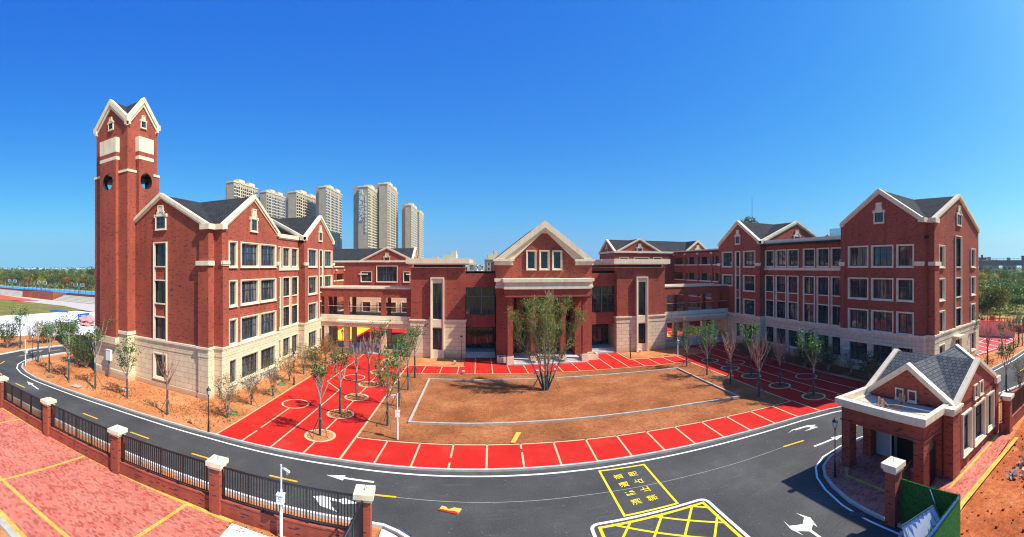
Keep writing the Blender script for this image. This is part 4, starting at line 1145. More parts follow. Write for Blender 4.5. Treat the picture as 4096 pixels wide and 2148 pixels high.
for i in range(15):
    xt = -6.25+i*2.35; ln([(xt-.1, 25.3+dy(xt)), (xt+.05, 28.9+dy(xt))], .13)
ln([(XR, 28.9), (0, 28.88)] + [(x, 28.86+dy(x)) for x in (5, 10, 15, 20, 24)] + [(26.7, 27.6)], .14)
ln([(XR, 25.3), (0, 25.4)] + [(x, 25.4+dy(x)) for x in (5, 10, 15, 20, 24)] + [(27, 23.75)], .10, .0175)
ln([(XL, 24.85), (-13.6, 25.02), (XR, 25.3)], .10, .0175)
for i in range(16):
    xt = -6.25+i*2.08
    ye = 51.3 if not (-1.3 < xt < 2.7 or 16 < xt < 20.1) else 56.3
    if 2.8 < xt < 16: ye = 51.85
    if xt < 26.8: ln([(xt, 47.85-.0012*max(0,xt)**2), (xt-.1 if xt > 3 else xt+.1, ye)], .12)
ln([(XR, 47.65), (0, 47.95), (9, 47.75), (17, 47.55), (26.8, 47.1)], .13, .0175); ln([(-1.3, 51.5), (-8.5, 51.4)], .13, .0175); ln([(20.25, 51.6), (26.9, 50.9), (31.9, 50.85)], .13, .0175); ln([(20.25, 51.6), (20.2, 56.4)], .13)
ln([(29.7, 50.8), (29.5, 47.5)]); 
for a, b in ((45.0, 42.6), (40.1, 38.2), (35.7, 33.3), (30.8, 28.3), (25.8, 23.2)): ln([(29.35, a), (29.25, b)])
ln([(32.0, 55), (31.95, 50.0), (31.75, 44.9)]); ln([(31.6, 42.2), (31.5, 38.0), (31.4, 29.4), (31.3, 22.5)]); ln([(34.5, 56), (34.3, 43.5), (34.1, 40.6), (33.9, 34)]); ln([(33.8, 31.3), (33.65, 21.5)]); ln([(36.9, 56), (37.0, 44.2), (36.35, 33.5), (36.1, 20.6)], .14)
ln([(34.08, 40.6), (31.6, 38.2)]); ln([(26.95, 50.6), (26.9, 38.0), (26.55, 27.6)], .15)
struct('path_marking', tl, 'tan')
# raised concrete rims of the tree pits
for c in TREE_RINGS:
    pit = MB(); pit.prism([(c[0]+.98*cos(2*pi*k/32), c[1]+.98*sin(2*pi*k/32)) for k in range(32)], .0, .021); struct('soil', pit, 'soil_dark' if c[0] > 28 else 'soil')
# planted beds: darker soil by the red path, seeded field inside its concrete edge
struct('soil', MB().sheet([(XR+.1, 29.05), (0, 29.05), (10, 28.85), (20, 28.25), (26.5, 27.75), (26.8, 38), (26.85, 46.9), (17, 47.4), (9, 47.6), (0, 47.8), (XR+.1, 47.5)], .0085), 'soil_lawn')
BED = [(-5.24, 32.45), (-0.17, 32.5), (5.64, 32.62), (11.81, 32.55), (18.71, 32.2), (23.5, 31.55), (23.75, 44.4), (16.25, 44.85), (6.15, 45.05), (-5.04, 45.16)]
struct('kerb', MB().ribbon(BED, -.09, .09, -.05, .16, closed=True), 'kerb')
struct('soil', MB().sheet(BED, .02), 'soil_lawn')
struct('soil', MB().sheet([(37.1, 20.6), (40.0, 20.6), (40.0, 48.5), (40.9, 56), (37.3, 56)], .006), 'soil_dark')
# concrete bits: path ends, steps fronts
cc = MB(); cc.sheet([(-22.0, 26.3), (-18.3, 26.2), (-18.3, 27.3), (-21.2, 27.35)], .008)
# yard behind the bridges: yellow and red court
yd = MB(); yd.sheet([(-33, 62), (51, 62), (51, 96), (-33, 100)], .006); struct('courtyard', yd, 'epdm')
yy = MB()
for poly in ([(-20, 63), (-13.5, 76), (-9, 88), (-3, 88), (-8, 74), (-12, 63)], [(-26, 66), (-21, 66), (-21, 98), (-27, 98)], [(27, 62.5), (33, 62.5), (36, 74), (29, 78), (26, 70)], [(38, 66), (46, 62.5), (50, 70), (42, 76)], [(28, 80), (36, 84), (34, 94), (26, 94)]):
    yy.sheet(poly, .010)
struct('court_marking', yy, plain('yellow_rubber', (.80, .50, .01), .85, .08, 2))
wl = MB(); wl.ribbon([(-12.3, 63), (-7.6, 75), (-3, 88)], -.15, .15, .016); wl.ribbon([(-21, 66), (-9, 76), (-20, 88)], -.12, .12, .017); wl.ribbon([(27, 78), (35, 70), (45, 74)], -.12, .12, .017); struct('court_marking', wl, 'tan')

# brick forecourt outside the fence
FC = [(-45, 13.95), (-33.57, 14.93), (-30.21, 15.28), (-22.25, 15.98), (-14.0, 16.6), (-11.3, 16.75), (-10.6, 14.6), (-10.6, 6.0), (-16, 8.83), (-19.21, 8.5), (-26, 7.9), (-45, 6.2)]
struct('forecourt', MB().sheet(FC[:6] + [(-10.9, 14.2), (-12.5, 9.15)] + FC[8:], .012), 'paver')
yl = MB()
def yln(pts, w=.22, z=.0165): yl.ribbon(pts, -w/2, w/2, z)
yln([(-45, 14.0), (-33.57, 14.96), (-30.21, 15.3), (-22.25, 15.98), (-14.0, 16.65), (-11.2, 16.8)], .25)
yln([(-45, 7.95), (-21.86, 9.97), (-15.92, 10.48), (-12.6, 10.77)]); yln([(-45, 6.3), (-19.21, 8.54), (-12.5, 9.13)], .28)
for x in (-46.2, -38.1, -30.05, -22.0, -13.9): yln([(x, 8.54+(x+19.21)*.087), (x-.05, 15.98+(x+22.25)*.085)], .2, .0175)
struct('path_marking', yl, 'paver_yellow')
struct('pavement', MB().sheet([(-11.15, 16.7), (-8.9, 16.75), (-5.3, 16.9), (-5.3, 9.8), (-12.4, 9.2), (-10.95, 14.2)], .010), 'pale_concrete')
struct('kerb', MB().ribbon([(-45, 6.1), (-19.2, 8.35), (-12.4, 8.95), (-5, 9.5)], -.35, 0, -.1, .10), 'kerb')
struct('pavement', MB().sheet([(-4.3, 19.1), (-3.6, 18.75), (-2.7, 17.8), (-2.3, 16.8), (-2.0, 15), (-2.0, 0), (-4.4, 0), (-4.4, 19.1)], .03), 'pale_concrete')
# gatehouse paving
struct('pavement', MB().sheet([(17.05, 7.95), (17.1, 11.6), (17.15, 12.2), (17.34, 13.5), (17.87, 15.05), (18.46, 16.15), (19.2, 16.95), (20.38, 17.46), (22.2, 17.62), (24.0, 17.45), (26, 16.8), (29.2, 15.9), (29.0, 8.0), (24.4, 8.05), (19.8, 8.2)], .12), 'paver')
gl_ = MB(); gl_.ribbon([(17.6, 8.05), (19.8, 8.2), (24.4, 7.93), (28.9, 7.6)], -.15, .15, .126); gl_.ribbon([(19.2, 15.2), (19.0, 11.2)], -.1, .1, .126); gl_.ribbon([(21.0, 9.55), (28.9, 9.2)], -.22, -.05, .126)
struct('path_marking', gl_, 'paver_yellow')
relief_grid(17, 60, -12, 8.0, .35, .10, .22, 'soil_red', 'building_soil', 5)

# west side: playing field, bright concrete, track and court
struct('pavement', MB().sheet([(-57.5, 20), (-60, 47), (-47, 70), (-46, 100), (-62, 100), (-62, 30), (-70, 8)], -.05), 'soil')
struct('forecourt', MB().sheet([(-95.5, 10), (-95.5, 66), (-89, 68), (-60, 62), (-60, 47), (-66, 35), (-75, 10)], .0), 'pale_concrete')
struct('playing_field', MB().sheet([(-143, 64), (-133, 67), (-110, 71), (-95.7, 68.5), (-95.7, 42.6), (-95.7, 10), (-240, 10), (-240, 45)], .02), 'grass')
struct('running_track', MB().sheet([(-165, 74.5), (-132, 74.0), (-134, 68), (-143, 64.3), (-240, 46), (-240, 67)], .03), plain('faded_orange_track', (.66, .085, .035), .9, .08, .1))
struct('pavement', MB().sheet([(-170, 76), (-131, 79.5), (-109, 83), (-60, 90), (-60, 62), (-89, 68.2), (-95.7, 68.7), (-110, 71.2), (-133, 67.4), (-131, 74.2), (-166, 74.7)], .01), 'concrete')
struct('blue_court', MB().sheet([(-255, 76.5), (-187, 83.5), (-119, 90.4), (-95, 93), (-95, 108), (-138, 104.6), (-209, 93.4), (-280, 85)], 1.83), 'blue_court')
struct('court_base', MB().prism([(-260, 76), (-187, 82.9), (-119, 89.8), (-90, 92.7), (-90, 112), (-138, 108.6), (-209, 97.4), (-285, 88)], -.1, 1.8), 'concrete')
struct('sports_road', MB().sheet([(-300, 100), (-209, 112), (-138, 122), (-60, 130), (-60, 135), (-138, 127), (-209, 117), (-300, 105)], -.2), 'pale_concrete')
# east side: faded court, far grass track
struct('side_court', MB().sheet([(50.5, 27), (54.3, 19.8), (60, 18.6), (67.5, 17.7), (70.3, 19.5), (70.3, 34), (50.5, 34)], .015), 'epdm_pink')
sc_ = MB()
for x in (69.0, 66.7, 63.8, 61.6, 59.2, 57.0): sc_.ribbon([(x-2.6, 18.6+.11*(66.7-x)), (x+1.5, 25), (x+5, 33.5)], -.07, .07, .02)
sc_.ribbon([(54.6, 20.3), (60, 19.1), (67.3, 18.2), (70, 20)], -.08, .08, .021); sc_.ribbon([(55, 23), (69, 23.4)], -.07, .07, .022)
struct('court_marking', sc_, 'white_paint')

# ================================================================== GATEHOUSE
GH = thing('gatehouse', 'small red brick gatehouse with a grey gabled roof and a flat-roofed brick porch', 'gatehouse', (22.4, 9.65, .12), radians(-2.2))
def build_gatehouse(r):
    w, t, rf, tr = MB(), MB(), MB(), MB()
    Wd, D = 7.2, 6.6; ze, zr = 4.15, 6.25
    P = [(0,0),(Wd,0),(Wd,D),(0,D)]; F = [Fac(P[k], P[(k+1)%4]) for k in range(4)]
    H = []
    for a, b, z0, z1, nv in ((.85, 2.25, .75, 3.35, 1), (2.65, 4.6, .7, 3.35, 2), (5.0, 6.4, .75, 3.35, 1)):
        H.append(window(r, F[0], (a, b), z0, z1, nv, .62, .20, .16, .16, abs_coords=False))
    H2 = []
    for a, b in ((2.78, 3.38), (3.72, 4.32)): H2.append(window(r, F[0], (a, b), 3.7, 4.62, 1, 0, .1, .1, .06, abs_coords=False))
    ym = Wd/2
    wall_faces(w, F[0], 0, Wd, -.1, 3.6, H); wall_faces(w, F[0], 0, Wd, 3.6, ze-.2)
    for k in (1, 2): wall_faces(w, F[k], 0, F[k].L, -.1, ze-.2)
    # quoin piers with channels
    for a, b in ((-.55, .45), (Wd-.5, Wd+.1)):
        for k in range(8): w.fbox(F[0], a, b, .03+k*.46, .03+k*.46+.43, -.5, .14)
        w.fbox(F[0], a+.03, b-.03, -.1, 3.75, -.5, .115)
    gm = MB()
    for k, (a, b) in enumerate(((-.1, Wd+.1), (0, D), (-.1, Wd+.1), (0, D))):
        gable(gm, t, F[k], a, b, ze, zr+(.0 if k % 2 == 0 else .06), th=.40, proud=.15, ins=-.25, kick=.35, back=.12)
    t.fbox(F[0], -.62, .5, 3.72, 4.0, -.5, .2); t.fbox(F[0], -.72, .6, 4.0, 4.16, -.6, .3)
    t.fbox(F[0], Wd-.5, Wd+.3, 3.72, 4.16, -.5, .25)
    # west wall above and below the porch roof
    Fw = F[3]
    H3 = [window(r, Fw, (D-c-.32, D-c+.32), 3.93, 4.65, 1, 0, .08, .08, .05, abs_coords=False) for c in (3.9, 2.95)]
    wall_faces(w, Fw, 0, D, 2.9, ze-.2)
    # porch interior wall: pale plaster, door and window
    inn = MB(); wall_faces(inn, Fw, 0, D, -.1, 2.9, [(2.3, 4.2, 0, 2.3)], d=.0, reveal=.3); inn.build('inner_wall', 'inner_wall', r)
    dk = MB(); dk.fbox(Fw, 2.3, 4.2, 0, 2.3, -.35, -.30); dk.build('doorway', 'dark', r)  # black sheet stands in for the unlit room behind the opening
    dr = MB()
    for a, b, c, d_ in ((0,.06,0,2.2), (.84,.9,0,2.2), (.06,.84,0,.08), (.06,.84,2.12,2.2)): dr.fbox(Fac((-.05, 4.25),(-.85, 4.0)), a, b, c, d_, -.03, .03)
    door = dr.build('open_door', 'white_metal', r); Fd = Fac((-.05, 4.25), (-.85, 4.0)); MB().fbox(Fd, .06, .84, .08, 2.12, -.008, .008).build('pane', 'glass', door)
    cross_roof(rf, 0, Wd, 0, D, ze-.1, zr-.12)
    w.build('wall', 'brick', r); split_build(gm, 'gable_wall', 'brick', r); split_build(t, 'gable_coping', 'trim', r); rf.build('roof', 'roof_grey', r)
    # porch: local x -3.0..0, y .45..6.65
    px, y0, y1 = -3.0, .3, 6.75
    p, pt, fl = MB(), MB(), MB()
    bz0, bz1 = 2.85, 3.72
    p.box(px+.3, px+.75, y0+.3, y1-.3, bz0, bz1); p.box(px+.75, 0, y0+.3, y0+.75, bz0, bz1); p.box(px+.75, 0, y1-.75, y1-.3, bz0, bz1)
    p.box(px+.24, px+.3, y0+.24, y1-.24, bz0, bz0+.09); p.box(px+.3, -.5, y0+.24, y0+.3, bz0, bz0+.09)
    for a, b in ((y0+.3, y0+.95), (y1-.95, y1-.3)): p.box(px+.301, px+.95, a+.001, b-.001, -.1, bz0)
    p.box(-.62, -.01, y1-1.0, y1-.35, -.1, bz0); p.box(-.6, -.01, y0+.32, y0+.9, -.1, bz0)
    # cornice and parapet
    pt.box(px+.16, px+.6, y0+.16, y1-.16, bz1, bz1+.16); pt.box(px+.6, 0, y0+.16, y0+.6, bz1, bz1+.16); pt.box(px+.6, 0, y1-.6, y1-.16, bz1, bz1+.16)
    pt.box(px, px+.34, y0, y1, bz1+.16, bz1+.52); pt.box(px+.34, -.1, y0, y0+.34, bz1+.16, bz1+.52); pt.box(px+.34, .0, y1-.34, y1, bz1+.16, bz1+.52)
    fl.box(px+.34, 0, y0+.34, y1-.34, bz1-.1, bz1+.08)
    p.build('porch_column_and_beam', 'brick', r); pt.build('parapet', 'trim', r); fl.build('porch_roof', 'warm_screed', r)
    # lightning conductor wire
    wr = MB(); wr.tube([(px+.1, y0+.1, bz1+.7), (px+.1, y1-.1, bz1+.7)], .012, 4); wr.tube([(px+.1, y0+.1, bz1+.7), (-.3, y0+.1, bz1+.7)], .012, 4)
    for k in range(7): yy = y0+.1+(y1-y0-.2)*k/6; wr.tube([(px+.1, yy, bz1+.5), (px+.1, yy, bz1+.7)], .01, 4)
    wr.build('lightning_wire', 'steel', r)
build_gatehouse(GH)
def local(root, x, y, z=0):
    a = root.rotation_euler[2]; l = root.location
    return (l[0]+x*cos(a)-y*sin(a), l[1]+x*sin(a)+y*cos(a), l[2]+z)
# timber cradle and plastic pipe left on the porch roof
zr_ = 3.80+.12
TC = thing('timber_cradle', 'raw timber cradle lying on the flat porch roof of the gatehouse', 'timber frame', local(GH, -1.35, 3.6, 3.80), radians(-28))
m = MB()
for sx in (-.75, .75):
    for sy in (-.22, .22): m.box(sx-.05, sx+.05, sy-.05, sy+.05, 0, .72)
m.build('upright', 'wood', TC)
MB().box(-.7, .7, -.27, -.21, .0, .14).box(-.7, .7, .21, .27, .0, .14).box(-.7, .7, -.2, .2, .0, .05).build('plank', 'wood', TC)
b_ = MB()
for sx in (-1, 1): b_.tube([(sx*.7, -.2, .6), (sx*.2, -.2, .08)], .035, 4); b_.tube([(sx*.7, .2, .6), (sx*.2, .2, .08)], .035, 4)
b_.build('brace', 'bark_red', TC)
p0 = local(GH, -1.75, 5.2, 3.80); p1 = local(GH, -.75, 1.15, 3.80)
tag(MB().tube([(p0[0], p0[1], p0[2]+.05), ((p0[0]+p1[0])/2-.05, (p0[1]+p1[1])/2, p0[2]+.2+.05), (p1[0], p1[1], p1[2]+.05)], .03, 6).build('plastic_pipe', 'white_metal'), 'long white pipe lying beside the timber cradle on the porch roof', 'pipe')
# sacks under the porch
def pillow(mb, c, l, w_, h, a):
    i0 = len(mb.v); n, k = 10, 5
    rows = []
    for j in range(k+1):
        t = -pi/2+pi*j/k; rr = cos(t)**.5 if cos(t) > 1e-6 else 0
        rows.append(len(mb.v))
        for q in range(n):
            u = 2*pi*q/n; x = l/2*rr*(abs(cos(u))**.6)*(1 if cos(u) > 0 else -1); y = w_/2*rr*(abs(sin(u))**.6)*(1 if sin(u) > 0 else -1)
            mb.v.append((c[0]+x*cos(a)-y*sin(a), c[1]+x*sin(a)+y*cos(a), c[2]+h/2+h/2*sin(t)))
    for a_, b in zip(rows, rows[1:]):
        for q in range(n): mb.f.append((a_+q, a_+(q+1)%n, b+(q+1)%n, b+q))
for k, (lx, ly, lz, an) in enumerate(((-.75, 1.6, 0, .2), (-.7, 2.3, 0, 1.3), (-.7, 1.7, .16, -.3), (-.75, 2.2, .32, .5), (-.7, 1.7, .48, .1), (-1.1, 1.35, 0, .9))):
    p = local(GH, lx, ly, lz); mb = MB(); pillow(mb, p, .75, .45, .17, an)
    tag(mb.build('cement_sack', 'sack', None, True), ['bottom grey sack nearest the porch doorway', 'second bottom grey sack against the gatehouse inner wall', 'grey sack in the second layer of the stack under the porch', 'grey sack in the third layer of the stack under the porch', 'topmost grey sack of the stack under the gatehouse porch', 'grey sack lying by itself in front of the stack under the porch'][k], 'sack', 'sacks under the gatehouse porch')
tag(MB().box(-.22,.22,-.12,.12,0,.3).box(-.2,.2,-.1,.1,.3,.31).build('cardboard_box', 'wood', None, False, local(GH, -3.25, 5.55), radians(30)), 'small cardboard box at the foot of the porch column by the lamp', 'box')

# ================================================================== BOUNDARY FENCE
PILL = [(-40.7, 14.62), (-33.5, 15.15), (-26.3, 15.65), (-19.15, 16.27), (-12.33, 17.08), (-4.82, 17.55)]
pil_labels = ['brick fence pillar at the far left edge of the forecourt, cut by the picture edge', 'leftmost whole brick fence pillar with a pale cap', 'second pale-capped brick pillar from the left', 'third pale-capped brick pillar from the left', 'brick pillar just left of the white camera pole', 'corner brick pillar where the black fence turns towards the viewer']
def make_pillar(root, h=2.28, s=.60):
    MB().box(-s/2, s/2, -s/2, s/2, -.3, h).box(-s/2-.03, s/2+.03, -s/2-.03, s/2+.03, -.3, .0).build('shaft', 'brick', root)
    q = s/2
    MB().box(-q-.06, q+.06, -q-.06, q+.06, h, h+.14).box(-q-.14, q+.14, -q-.14, q+.14, h+.14, h+.36).build('cap', 'trim', root)
    MB().tube([(0, 0, h+.36), (.03, .02, h+.55), (.12, .05, h+.62), (.10, -.04, h+.45)], .012, 4).build('wire_stub', 'black', root)
p0 = thing('fence_pillar', pil_labels[0], 'pillar', (*PILL[0], 0), .075, 'brick pillars of the boundary fence'); make_pillar(p0)
for k in range(1, 6): dup(p0, (*PILL[k], 0), .075+.01*k, pil_labels[k])
big = dup(p0, (17.07, 10.62, 0), -.04,  'unfinished brick pillar with a broken cap standing by the green turf hoarding', None, (1, 1, 1.13))
rp = dup(p0, (30.2, 8.7, .1), -.04, 'brick pillar right behind the gatehouse where the right fence starts')
def make_panel(root, L, top='black'):
    "black fence panel of length L along local x"
    b = MB(); n = max(2, int(L/.148))
    for k in range(1, n):
        x = L*k/n; w_ = .022 if k % 10 else .036
        b.box(x-w_, x+w_, -w_, w_, .92, 2.30)
    b.build('bars', 'black', root)
    MB().box(0, L, -.03, .03, 2.30, 2.39).build('top_rail', 'black', root); MB().box(0, L, -.025, .025, .86, .92).build('bottom_rail', 'black', root)
    f = MB()
    for x in (.12, L*.33, L*.66, L-.12): f.box(x-.05, x+.05, -.05, .05, .75, .86)
    split_build(f, 'rail_foot', 'black', root)
    MB().box(0, .05, -.03, .03, .75, 2.30).build('end_post', 'black', root); MB().box(L-.05, L, -.03, .03, .75, 2.30).build('end_post', 'black', root)
segs = [(PILL[k], PILL[k+1]) for k in range(5)] + [(PILL[5], (-4.85, 7.5)), ((30.2, 8.7), (40.2, 7.9)), ((40.2, 7.9), (50.2, 7.2))]
fl_ = ['black fence panel nearest the left edge of the picture', 'black fence panel between the leftmost and second whole pillars', 'black fence panel between the second and third pillars from the left', 'black fence panel between the third pillar and the one by the camera pole', 'widest black fence panel behind the white camera pole', 'black fence panel running towards the viewer from the corner pillar', 'black fence panel starting at the pillar behind the gatehouse', 'black fence panel at the right edge, beyond the first one behind the gatehouse']
for k, (a, b) in enumerate(segs):
    L = hypot(b[0]-a[0], b[1]-a[1])-.62; an = atan2(b[1]-a[1], b[0]-a[0])
    r = thing('fence_panel', fl_[k], 'fence', (a[0]+.31*cos(an), a[1]+.31*sin(an), 0 if k < 6 else .05), an, 'black metal fence panels on low brick walls')
    make_panel(r, L)
    wl_ = thing('low_brick_wall', fl_[k].replace('black fence panel', 'low brick wall under the black fence').replace('widest', 'longest'), 'low wall', (a[0]+.3*cos(an), a[1]+.3*sin(an), 0 if k < 6 else .05), an, 'low brick walls under the fence')
    MB().box(0, L+.02, -.12, .12, -.3, .68).build('wall', 'brick', wl_); MB().box(0, L+.02, -.14, .14, .68, .75).build('coping', 'brick', wl_)
# small gate between the unfinished pillar and the porch, and the black side gate of the porch
g1 = thing('metal_gate', 'black barred gate with pale top rail between the unfinished pillar and the porch', 'gate', (17.45, 10.75, .12), radians(8))
mb = MB()
for k in range(15): mb.box(.08+k*.14-.015, .08+k*.14+.015, -.015, .015, .1, 1.75)
mb.build('bars', 'black', g1); MB().box(0, 2.15, -.03, .03, 1.75, 1.83).build('top_rail', 'steel', g1); MB().box(0, 2.15, -.02, .02, .05, .1).build('bottom_rail', 'black', g1)
g2 = thing('side_gate', 'black barred side gate standing open in the south opening of the porch', 'gate', local(GH, -2.0, .62), radians(12))
mb = MB()
for k in range(11): mb.box(.06+k*.13-.012, .06+k*.13+.012, -.012, .012, .1, 1.95)
mb.build('bars', 'black', g2); MB().box(0, 1.42, -.025, .025, 1.95, 2.0).box(0, 1.42, -.025, .025, .05, .1).build('gate_frame', 'black', g2)
g3 = thing('side_gate', 'narrow black barred gate between the gatehouse and the right fence pillar', 'gate', (29.55, 9.1, .1), radians(-30))
mb = MB()
for k in range(5): mb.box(.04+k*.11-.012, .04+k*.11+.012, -.012, .012, .8, 2.5)
mb.build('bars', 'black', g3); MB().box(0, .52, -.025, .025, 2.5, 2.56).box(0, .52, -.025, .025, .74, .8).build('gate_frame', 'black', g3); MB().box(0, .5, -.1, .1, -.2, .6).build('gate_plinth', 'brick', g3)

# green artificial-turf hoarding by the entrance
HB = thing('turf_hoarding', 'green artificial turf hoarding folded round the corner beside the unfinished pillar', 'hoarding')
for k, (a, b) in enumerate((((17.32, 10.3), (17.30, 7.22)), ((17.30, 7.22), (12.6, 7.30)))):
    F = Fac(a, b); o = MB().fext(F, [(0, .0), (F.L, .0), (F.L, 2.12), (F.L*.5, 2.10), (0, 2.14)], -.03, .03).build('turf_panel', 'turf', HB)
    fz = MB(); rnd = random.Random(3)
    for q in range(int(F.L*90)): fz.leaves(F.p(rnd.uniform(0, F.L), 0, 2.11+rnd.uniform(0, .03)), .015, 1, .05, rnd)
    fz.build('turf_fringe', 'turf', o)['kind'] = 'stuff'
F = Fac((17.30, 7.16), (12.6, 7.24)); MB().fext(F, [(.2, 2.12), (F.L, 2.1), (F.L, 1.98), (2.4, 2.0), (.2, 2.08)], -.01, .015).build('blue_edging', 'blue', HB)
pr = MB(); pr.tube([(16.9, 7.6, .1), (17.22, 8.7, 2.1)], .025, 6).build('prop_pole', 'steel', HB)
# leaning ribbed sheet
LS = thing('metal_sheet', 'ribbed white metal sheet leaning inside the green hoarding', 'metal sheet', (15.8, 8.5, .0))
mb = MB(); o_ = Vector((15.8, 8.5, 0)); a0, a1, b0, b1 = Vector((15.2, 8.7, .12))-o_, Vector((16.72, 7.62, .75))-o_, Vector((15.8, 9.38, .95))-o_, Vector((16.85, 8.36, 1.6))-o_
mb.face([a0, a1, b1, b0]); nn = (a1-a0).cross(b0-a0).normalized()*-.03
mb.face([a0+nn, b0+nn, b1+nn, a1+nn]); mb.face([a0, b0, b0+nn, a0+nn]); mb.face([a1, a1+nn, b1+nn, b1]); mb.face([a0, a0+nn, a1+nn, a1]); mb.face([b0, b1, b1+nn, b0+nn])
mb.build('sheet', 'white_metal', LS)
rb = MB()
for k in range(1, 8): t = k/8; rb.tube([a0.lerp(a1, t)-nn*1.2, b0.lerp(b1, t)-nn*1.2], .012, 4)
for p, q in ((a0, a1), (b0, b1), (a0, b0), (a1, b1)): rb.tube([p-nn*.8, q-nn*.8], .03, 4)
rb.build('rib', 'sash_light', LS)
for k, (x, y) in enumerate(((16.3, 9.75), (16.5, 9.55))):
    tag(MB().box(-.3, .3, -.09, .09, 0, .12).box(-.28, .28, -.07, .07, .12, .125).build('kerb_stone', 'kerb_white', None, False, (x, y, .01+k*.12), .3+k*.15), ['lower loose concrete kerb stone by the unfinished pillar foot', 'upper loose concrete kerb stone by the unfinished pillar foot'][k], 'kerb stone')

# ================================================================== LAMPS, CAMERA POLES, SMALL THINGS
LP = thing('street_lamp', 'black lantern lamp post on the soil at the near left corner of the red paving', 'street lamp', (*G(834, 1733.7), 0), 0, 'black lantern lamp posts')
MB().lathe([(.10,0),(.10,.12),(.075,.16),(.075,.75),(.05,.82),(.045,.9),(.034,1.0),(.03,2.75),(.06,2.8),(.03,2.86)], n=10).build('post', 'black', LP)
MB().lathe([(.05,2.86),(.10,2.9),(.11,2.93)], n=6).build('lantern_base', 'black', LP)
MB().lathe([(.105,2.93),(.165,3.25)], n=6).build('lantern_glass', 'lamp_glass', LP)
cg = MB()
for q in range(6): a = 2*pi*q/6; cg.tube([(.108*cos(a), .108*sin(a), 2.93), (.168*cos(a), .168*sin(a), 3.25)], .009, 4)
cg.build('lantern_cage', 'black', LP)
MB().lathe([(.20,3.25),(.19,3.28),(.08,3.40),(.03,3.44),(.03,3.48),(.015,3.55)], n=6).build('lantern_roof', 'black', LP)
for (u, v), lb in (((1176, 1537), 'black lamp post among the shrubs along the left classroom block'), ((1369.6, 1416), 'far black lamp post in front of the left covered bridge'), ((1845.5, 1447.5), 'black lamp post left of the portico, in front of the dark entrance'),
                   ((2522, 1433), 'black lamp post right of the portico on the bare soil'), ((130.6, 1439), 'black lamp post at the bend of the road on the far left'), ((3340, 1907.5), 'black lamp post on the brick paving beside the gatehouse porch')):
    dup(LP, (*G(u, v, .12 if u > 3000 else 0), .12 if u > 3000 else 0), 0, lb)
def small_sign(parent):
    text_mesh('★', .07, 'navy', 'badge', (0, -.165, 1.78), (radians(90), 0, 0), parent=parent)
CPn = thing('camera_pole', 'white security camera pole standing in front of the black fence', 'camera pole', (-8.62, 16.98, 0), radians(8), 'white security camera poles')
MB().lathe([(.075,0),(.075,1.25),(.055,1.3),(.055,2.2),(.042,2.25),(.042,3.35)], n=10).build('pole', 'white_metal', CPn)
bx_ = MB().box(-.17,.17,-.2,.05,1.62,2.02).box(-.19,.19,-.23,.07,2.02,2.06).build('control_box', 'white_metal', CPn)
bd = MB(); bd.ribbon([(.055*cos(2*pi*k/16), .055*sin(2*pi*k/16)) for k in range(16)], 0, -.02, 0, closed=True)
bo = bd.build('badge', 'navy', bx_); bo.location = (0, -.203, 1.89); bo.rotation_euler = (radians(90), 0, 0)
tm_ = text_mesh('视频监控', .045, 'navy', 'box_writing', (0, -.203, 1.74), (radians(90), 0, 0), parent=bx_)
cmn = MB(); cmn.tube([(0,0,3.2),(.22,0,3.22)], .02, 6); cmn.tube([(.16,-.02,3.2),(.44,-.12,3.13)], .06, 8); cmn.tube([(.3,-.05,3.1),(.32,-.05,2.98)], .05, 8); cmn.build('camera', 'white_metal', CPn)
for (u, v), lb, a in (((1590, 1758), 'white camera pole at the corner of the seeded field near the red path', 190), ((102, 1464), 'white camera pole at the road bend on the far left', 180), ((1614.8, 1457), 'far white camera pole in front of the left covered bridge', 0), ((2711, 1419), 'far white camera pole by the right covered bridge', 60)):
    dup(CPn, (*G(u, v), 0), radians(a), lb)
# pieces of rubber flooring
tag(MB().prism([(-.58,-.02),(.42,-.32),(.62,.18),(.22,.28),(-.05,.12),(-.22,.32),(-.42,.40)], .006, .03).build('rubber_offcut', 'rubber_mat', None, False, (-1.3, 21.05, 0)), 'torn yellow piece of rubber matting lying on the asphalt', 'offcut')
tag(MB().prism([(-.6,-.02),(.42,-.33),(.46,-.22),(.25,-.06),(0,-.06),(-.3,.04),(-.52,.10)], .031, .05).build('rubber_offcut', 'epdm', None, False, (-1.3, 21.05, 0)), 'red strip lying on top of the torn yellow matting', 'offcut')
tag(MB().prism([(-.45,-.85),(-.12,-.9),(.48,.85),(.15,.9)], .05, .09).build('rubber_offcut', 'rubber_mat', None, False, (2.95, 29.85, 0)), 'yellow strip lying on the soil above the red path', 'offcut')
